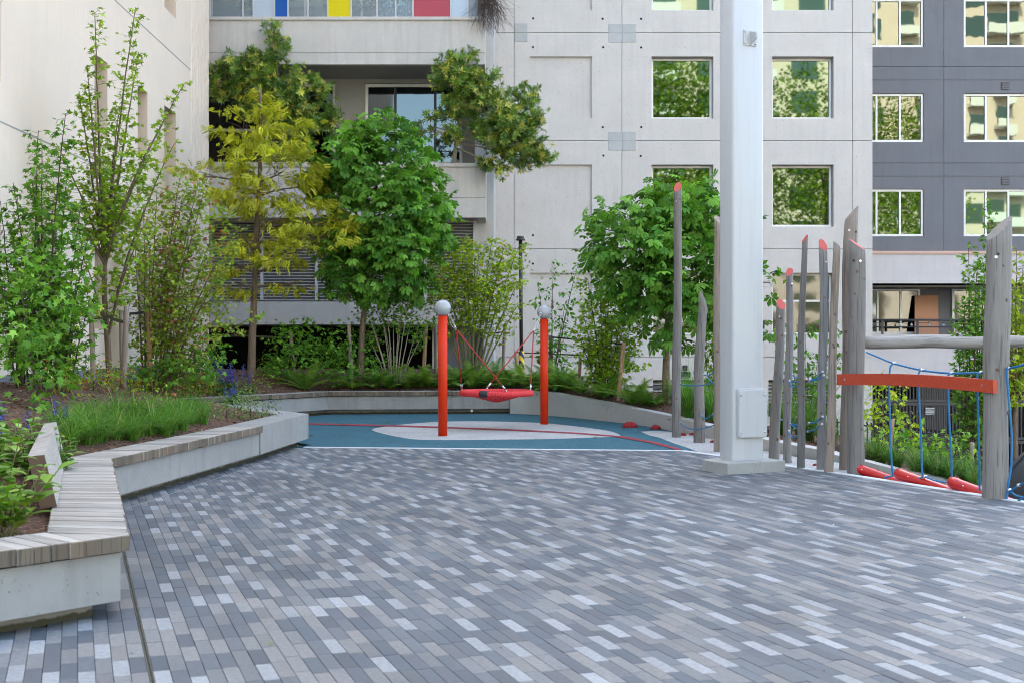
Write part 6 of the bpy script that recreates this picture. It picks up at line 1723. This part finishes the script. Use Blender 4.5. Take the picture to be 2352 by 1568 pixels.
b=P(1850,960,25.5); b.z=hbed(b.x,b.y)
stem_tree('dogwood','thin dogwood with simple leaves seen between the slim upright logs','tree',b,25.5,
 [(0,1850,740,0),(-4,1805,770,-6),(4,1890,760,4),(8,1925,740,8),(10,1945,790,8),(-6,1790,830,-6),(6,1910,840,6),(0,1860,830),(10,1940,870,6),(2,1880,900)],T_SIMPLE,.12,'chest',bark='bark',r0=.014,f0=.15,step=.085,twig=.42,per=5,dj=.5,hang=.5,taper=.3)
b=P(1640,960,24.5); b.z=hbed(b.x,b.y)
stem_tree('dogwood','light green dogwood with hanging leaves between the bent pale log and the white column','tree',b,24.5,
 [(0,1635,620,0),(0,1645,720,2),(-3,1600,700,-4),(2,1650,800,2),(-2,1620,760,-3),(0,1640,860,0)],T_SIMPLE,.13,'lime',bark='bark',r0=.012,f0=.3,step=.09,twig=.40,per=5,dj=.4,hang=.5,taper=.3)
# ---- dead hanging plant on the upper balcony
dp=thing('dried_plant',P(1120,70,30.9),'dry leafless twiggy plant hanging over the upper balcony corner','plant')
mb=MB()
for i in range(240):
    a=P(R.uniform(1095,1135),R.uniform(-30,20),30.85+R.uniform(-.2,.2)); pts=[a]; dv=Vector((R.uniform(-.1,.6),R.uniform(-.3,.3),R.uniform(-1,.2)))
    for k in range(6):
        dv=(dv*.75+Vector((R.uniform(-.4,.5),R.uniform(-.4,.3),R.uniform(-.75,.25)))).normalized(); pts.append(pts[-1]+dv*R.uniform(.08,.19))
    mb.tube(pts,[.0055,.005,.0045,.004,.0035,.003,.0025],3,cap=False)
mb.build('twigs',M['bark_dark'],dp)
rb_=blob_tree('balcony_shrub','dark leafy shrub behind the glass guard of the upper balcony','shrub',[(800,40),(800,10),(810,-30)],32.2,[(830,-10,40,26,0,.3),(880,-14,42,26,0,.3),(920,-5,42,30,0,.3),(770,-16,42,24,0,.3),(955,10,26,30,0,.3),(580,20,26,30,0,.3)],T_SIMPLE,260,.12,'magno','leaf_gloss','bark_dark',.02,.1,.4,.05,3)
# ---- mulch chips lying loose on the beds
n=9000; pp_=[]
while len(pp_)<n:
    x=R.uniform(-7,6); y=R.uniform(11,31)
    if inpoly(x,y,bed): pp_.append((x,y,hbed(x,y)+.008))
pp_=np.array(pp_)
cm=leaf_mesh('mulch_chips',T_SIMPLE,pp_,NR.normal(0,1,(n,3))*[1,1,.25],NR.normal(0,.5,(n,3))+[0,0,1],NR.uniform(.02,.065,n),cols(n,(.05,.020,.012),(.16,.075,.045),(.34,.26,.19),.06,.25),M['petal'])
o=obj('mulch_chips',cm); o['kind']='stuff'
n=70; pp_=[]
while len(pp_)<n:
    x=R.uniform(-3,5); y=R.uniform(5.4,16.5)
    if x>lerp_at(y,ply,plx)+.2 and inpoly(x,y,[(-6,4)]+[(8.4,4)]+KERB[::-1][1:]): pp_.append((x,y,.0035))
cm=leaf_mesh('litter_specks',T_SIMPLE,np.array(pp_),NR.normal(0,1,(n,3))*[1,1,0],NR.normal(0,.05,(n,3))+[0,0,1],NR.uniform(.006,.028,n),cols(n,(.30,.30,.30),(.50,.50,.50),(.05,.04,.03),.4,.2),M['petal'])
o=obj('litter_specks',cm); o['kind']='stuff'
# ---- fallen leaves on the court
for (x,y,g_) in ((1362,1005,1),(895,985.5-15,1),(745,962,0),(930,1023,0),(720,1001,0),(628,1480,1),(1655,1445,0),(980,1170,1)):
    q=G(x,y); q.z=.012
    me=leaf_mesh('fallen_leaf',T_MAPLE,np.array([q]),NR.normal(0,1,(1,3))*[1,1,.1],np.array([[.1,-.1,1.0]]),np.array([.10 if y<1100 else .035]),cols(1,(.10,.20,.04),(.12,.22,.04)) if g_ else cols(1,(.16,.07,.04),(.2,.09,.05)),M['leaf'])
    tag(obj('fallen_leaf',me),'%s fallen leaf lying on the ground of the court'%('green' if g_ else 'brown'),'leaf','%s fallen leaves'%('green' if g_ else 'brown'))
# ---- sunlit street trees behind the camera, mirrored in the windows
L=Leaves(); m=9500; u=rnd_unit(m); r=NR.random((m,1))**.38
lob=np.array([[0,0,16],[-2.5,1,13],[2.8,-1,14],[0.5,2,19],[-1,-2,10.5],[2,2,10]])[NR.integers(0,6,m)]
pos=lob+u*r*np.array([3.6,3.4,3.8]); L.add(pos,unit(u+NR.normal(0,.5,(m,3))),unit(u*.6+[0,0,.6]+NR.normal(0,.4,(m,3))),.30*(1+NR.uniform(-.3,.3,m)),cols(m,*PAL['sunlit'],.1))
cme=L.mesh('crown',T_MAPLE,M['leaf']); mb=MB(); mb.tube([(0,0,-.2),(.1,0,5),(0,.1,10),(0,0,18)],[.35,.28,.2,.06],10)
for k in range(10):
    a=k*2.4; limb(mb,(0,0,6+k),(2.6*math.cos(a),2.6*math.sin(a),9+k*1.1),.12,.03)
tme=mb.mesh('trunk',M['bark'])
for i,(x,y,s,nm) in enumerate(((9.5,-17,1.12,'nearest the plaza centre'),(16.5,-21,1.15,'second along the street'),(24,-17,1.0,'third along the street'),(33,-24,1.1,'fourth along the street'),(1.5,-24,1.0,'before the open sky'))):
    rt=thing('street_tree',(x,y,0),'tall sunlit street tree behind the plaza, %s'%nm,'tree','street trees behind the plaza')
    for me_,n_ in ((tme,'trunk'),(cme,'crown')):
        o=obj(n_,me_,rt); o.matrix_parent_inverse=Matrix.Identity(4); o.scale=(s,s,s); o.rotation_euler=(0,0,i*1.3)
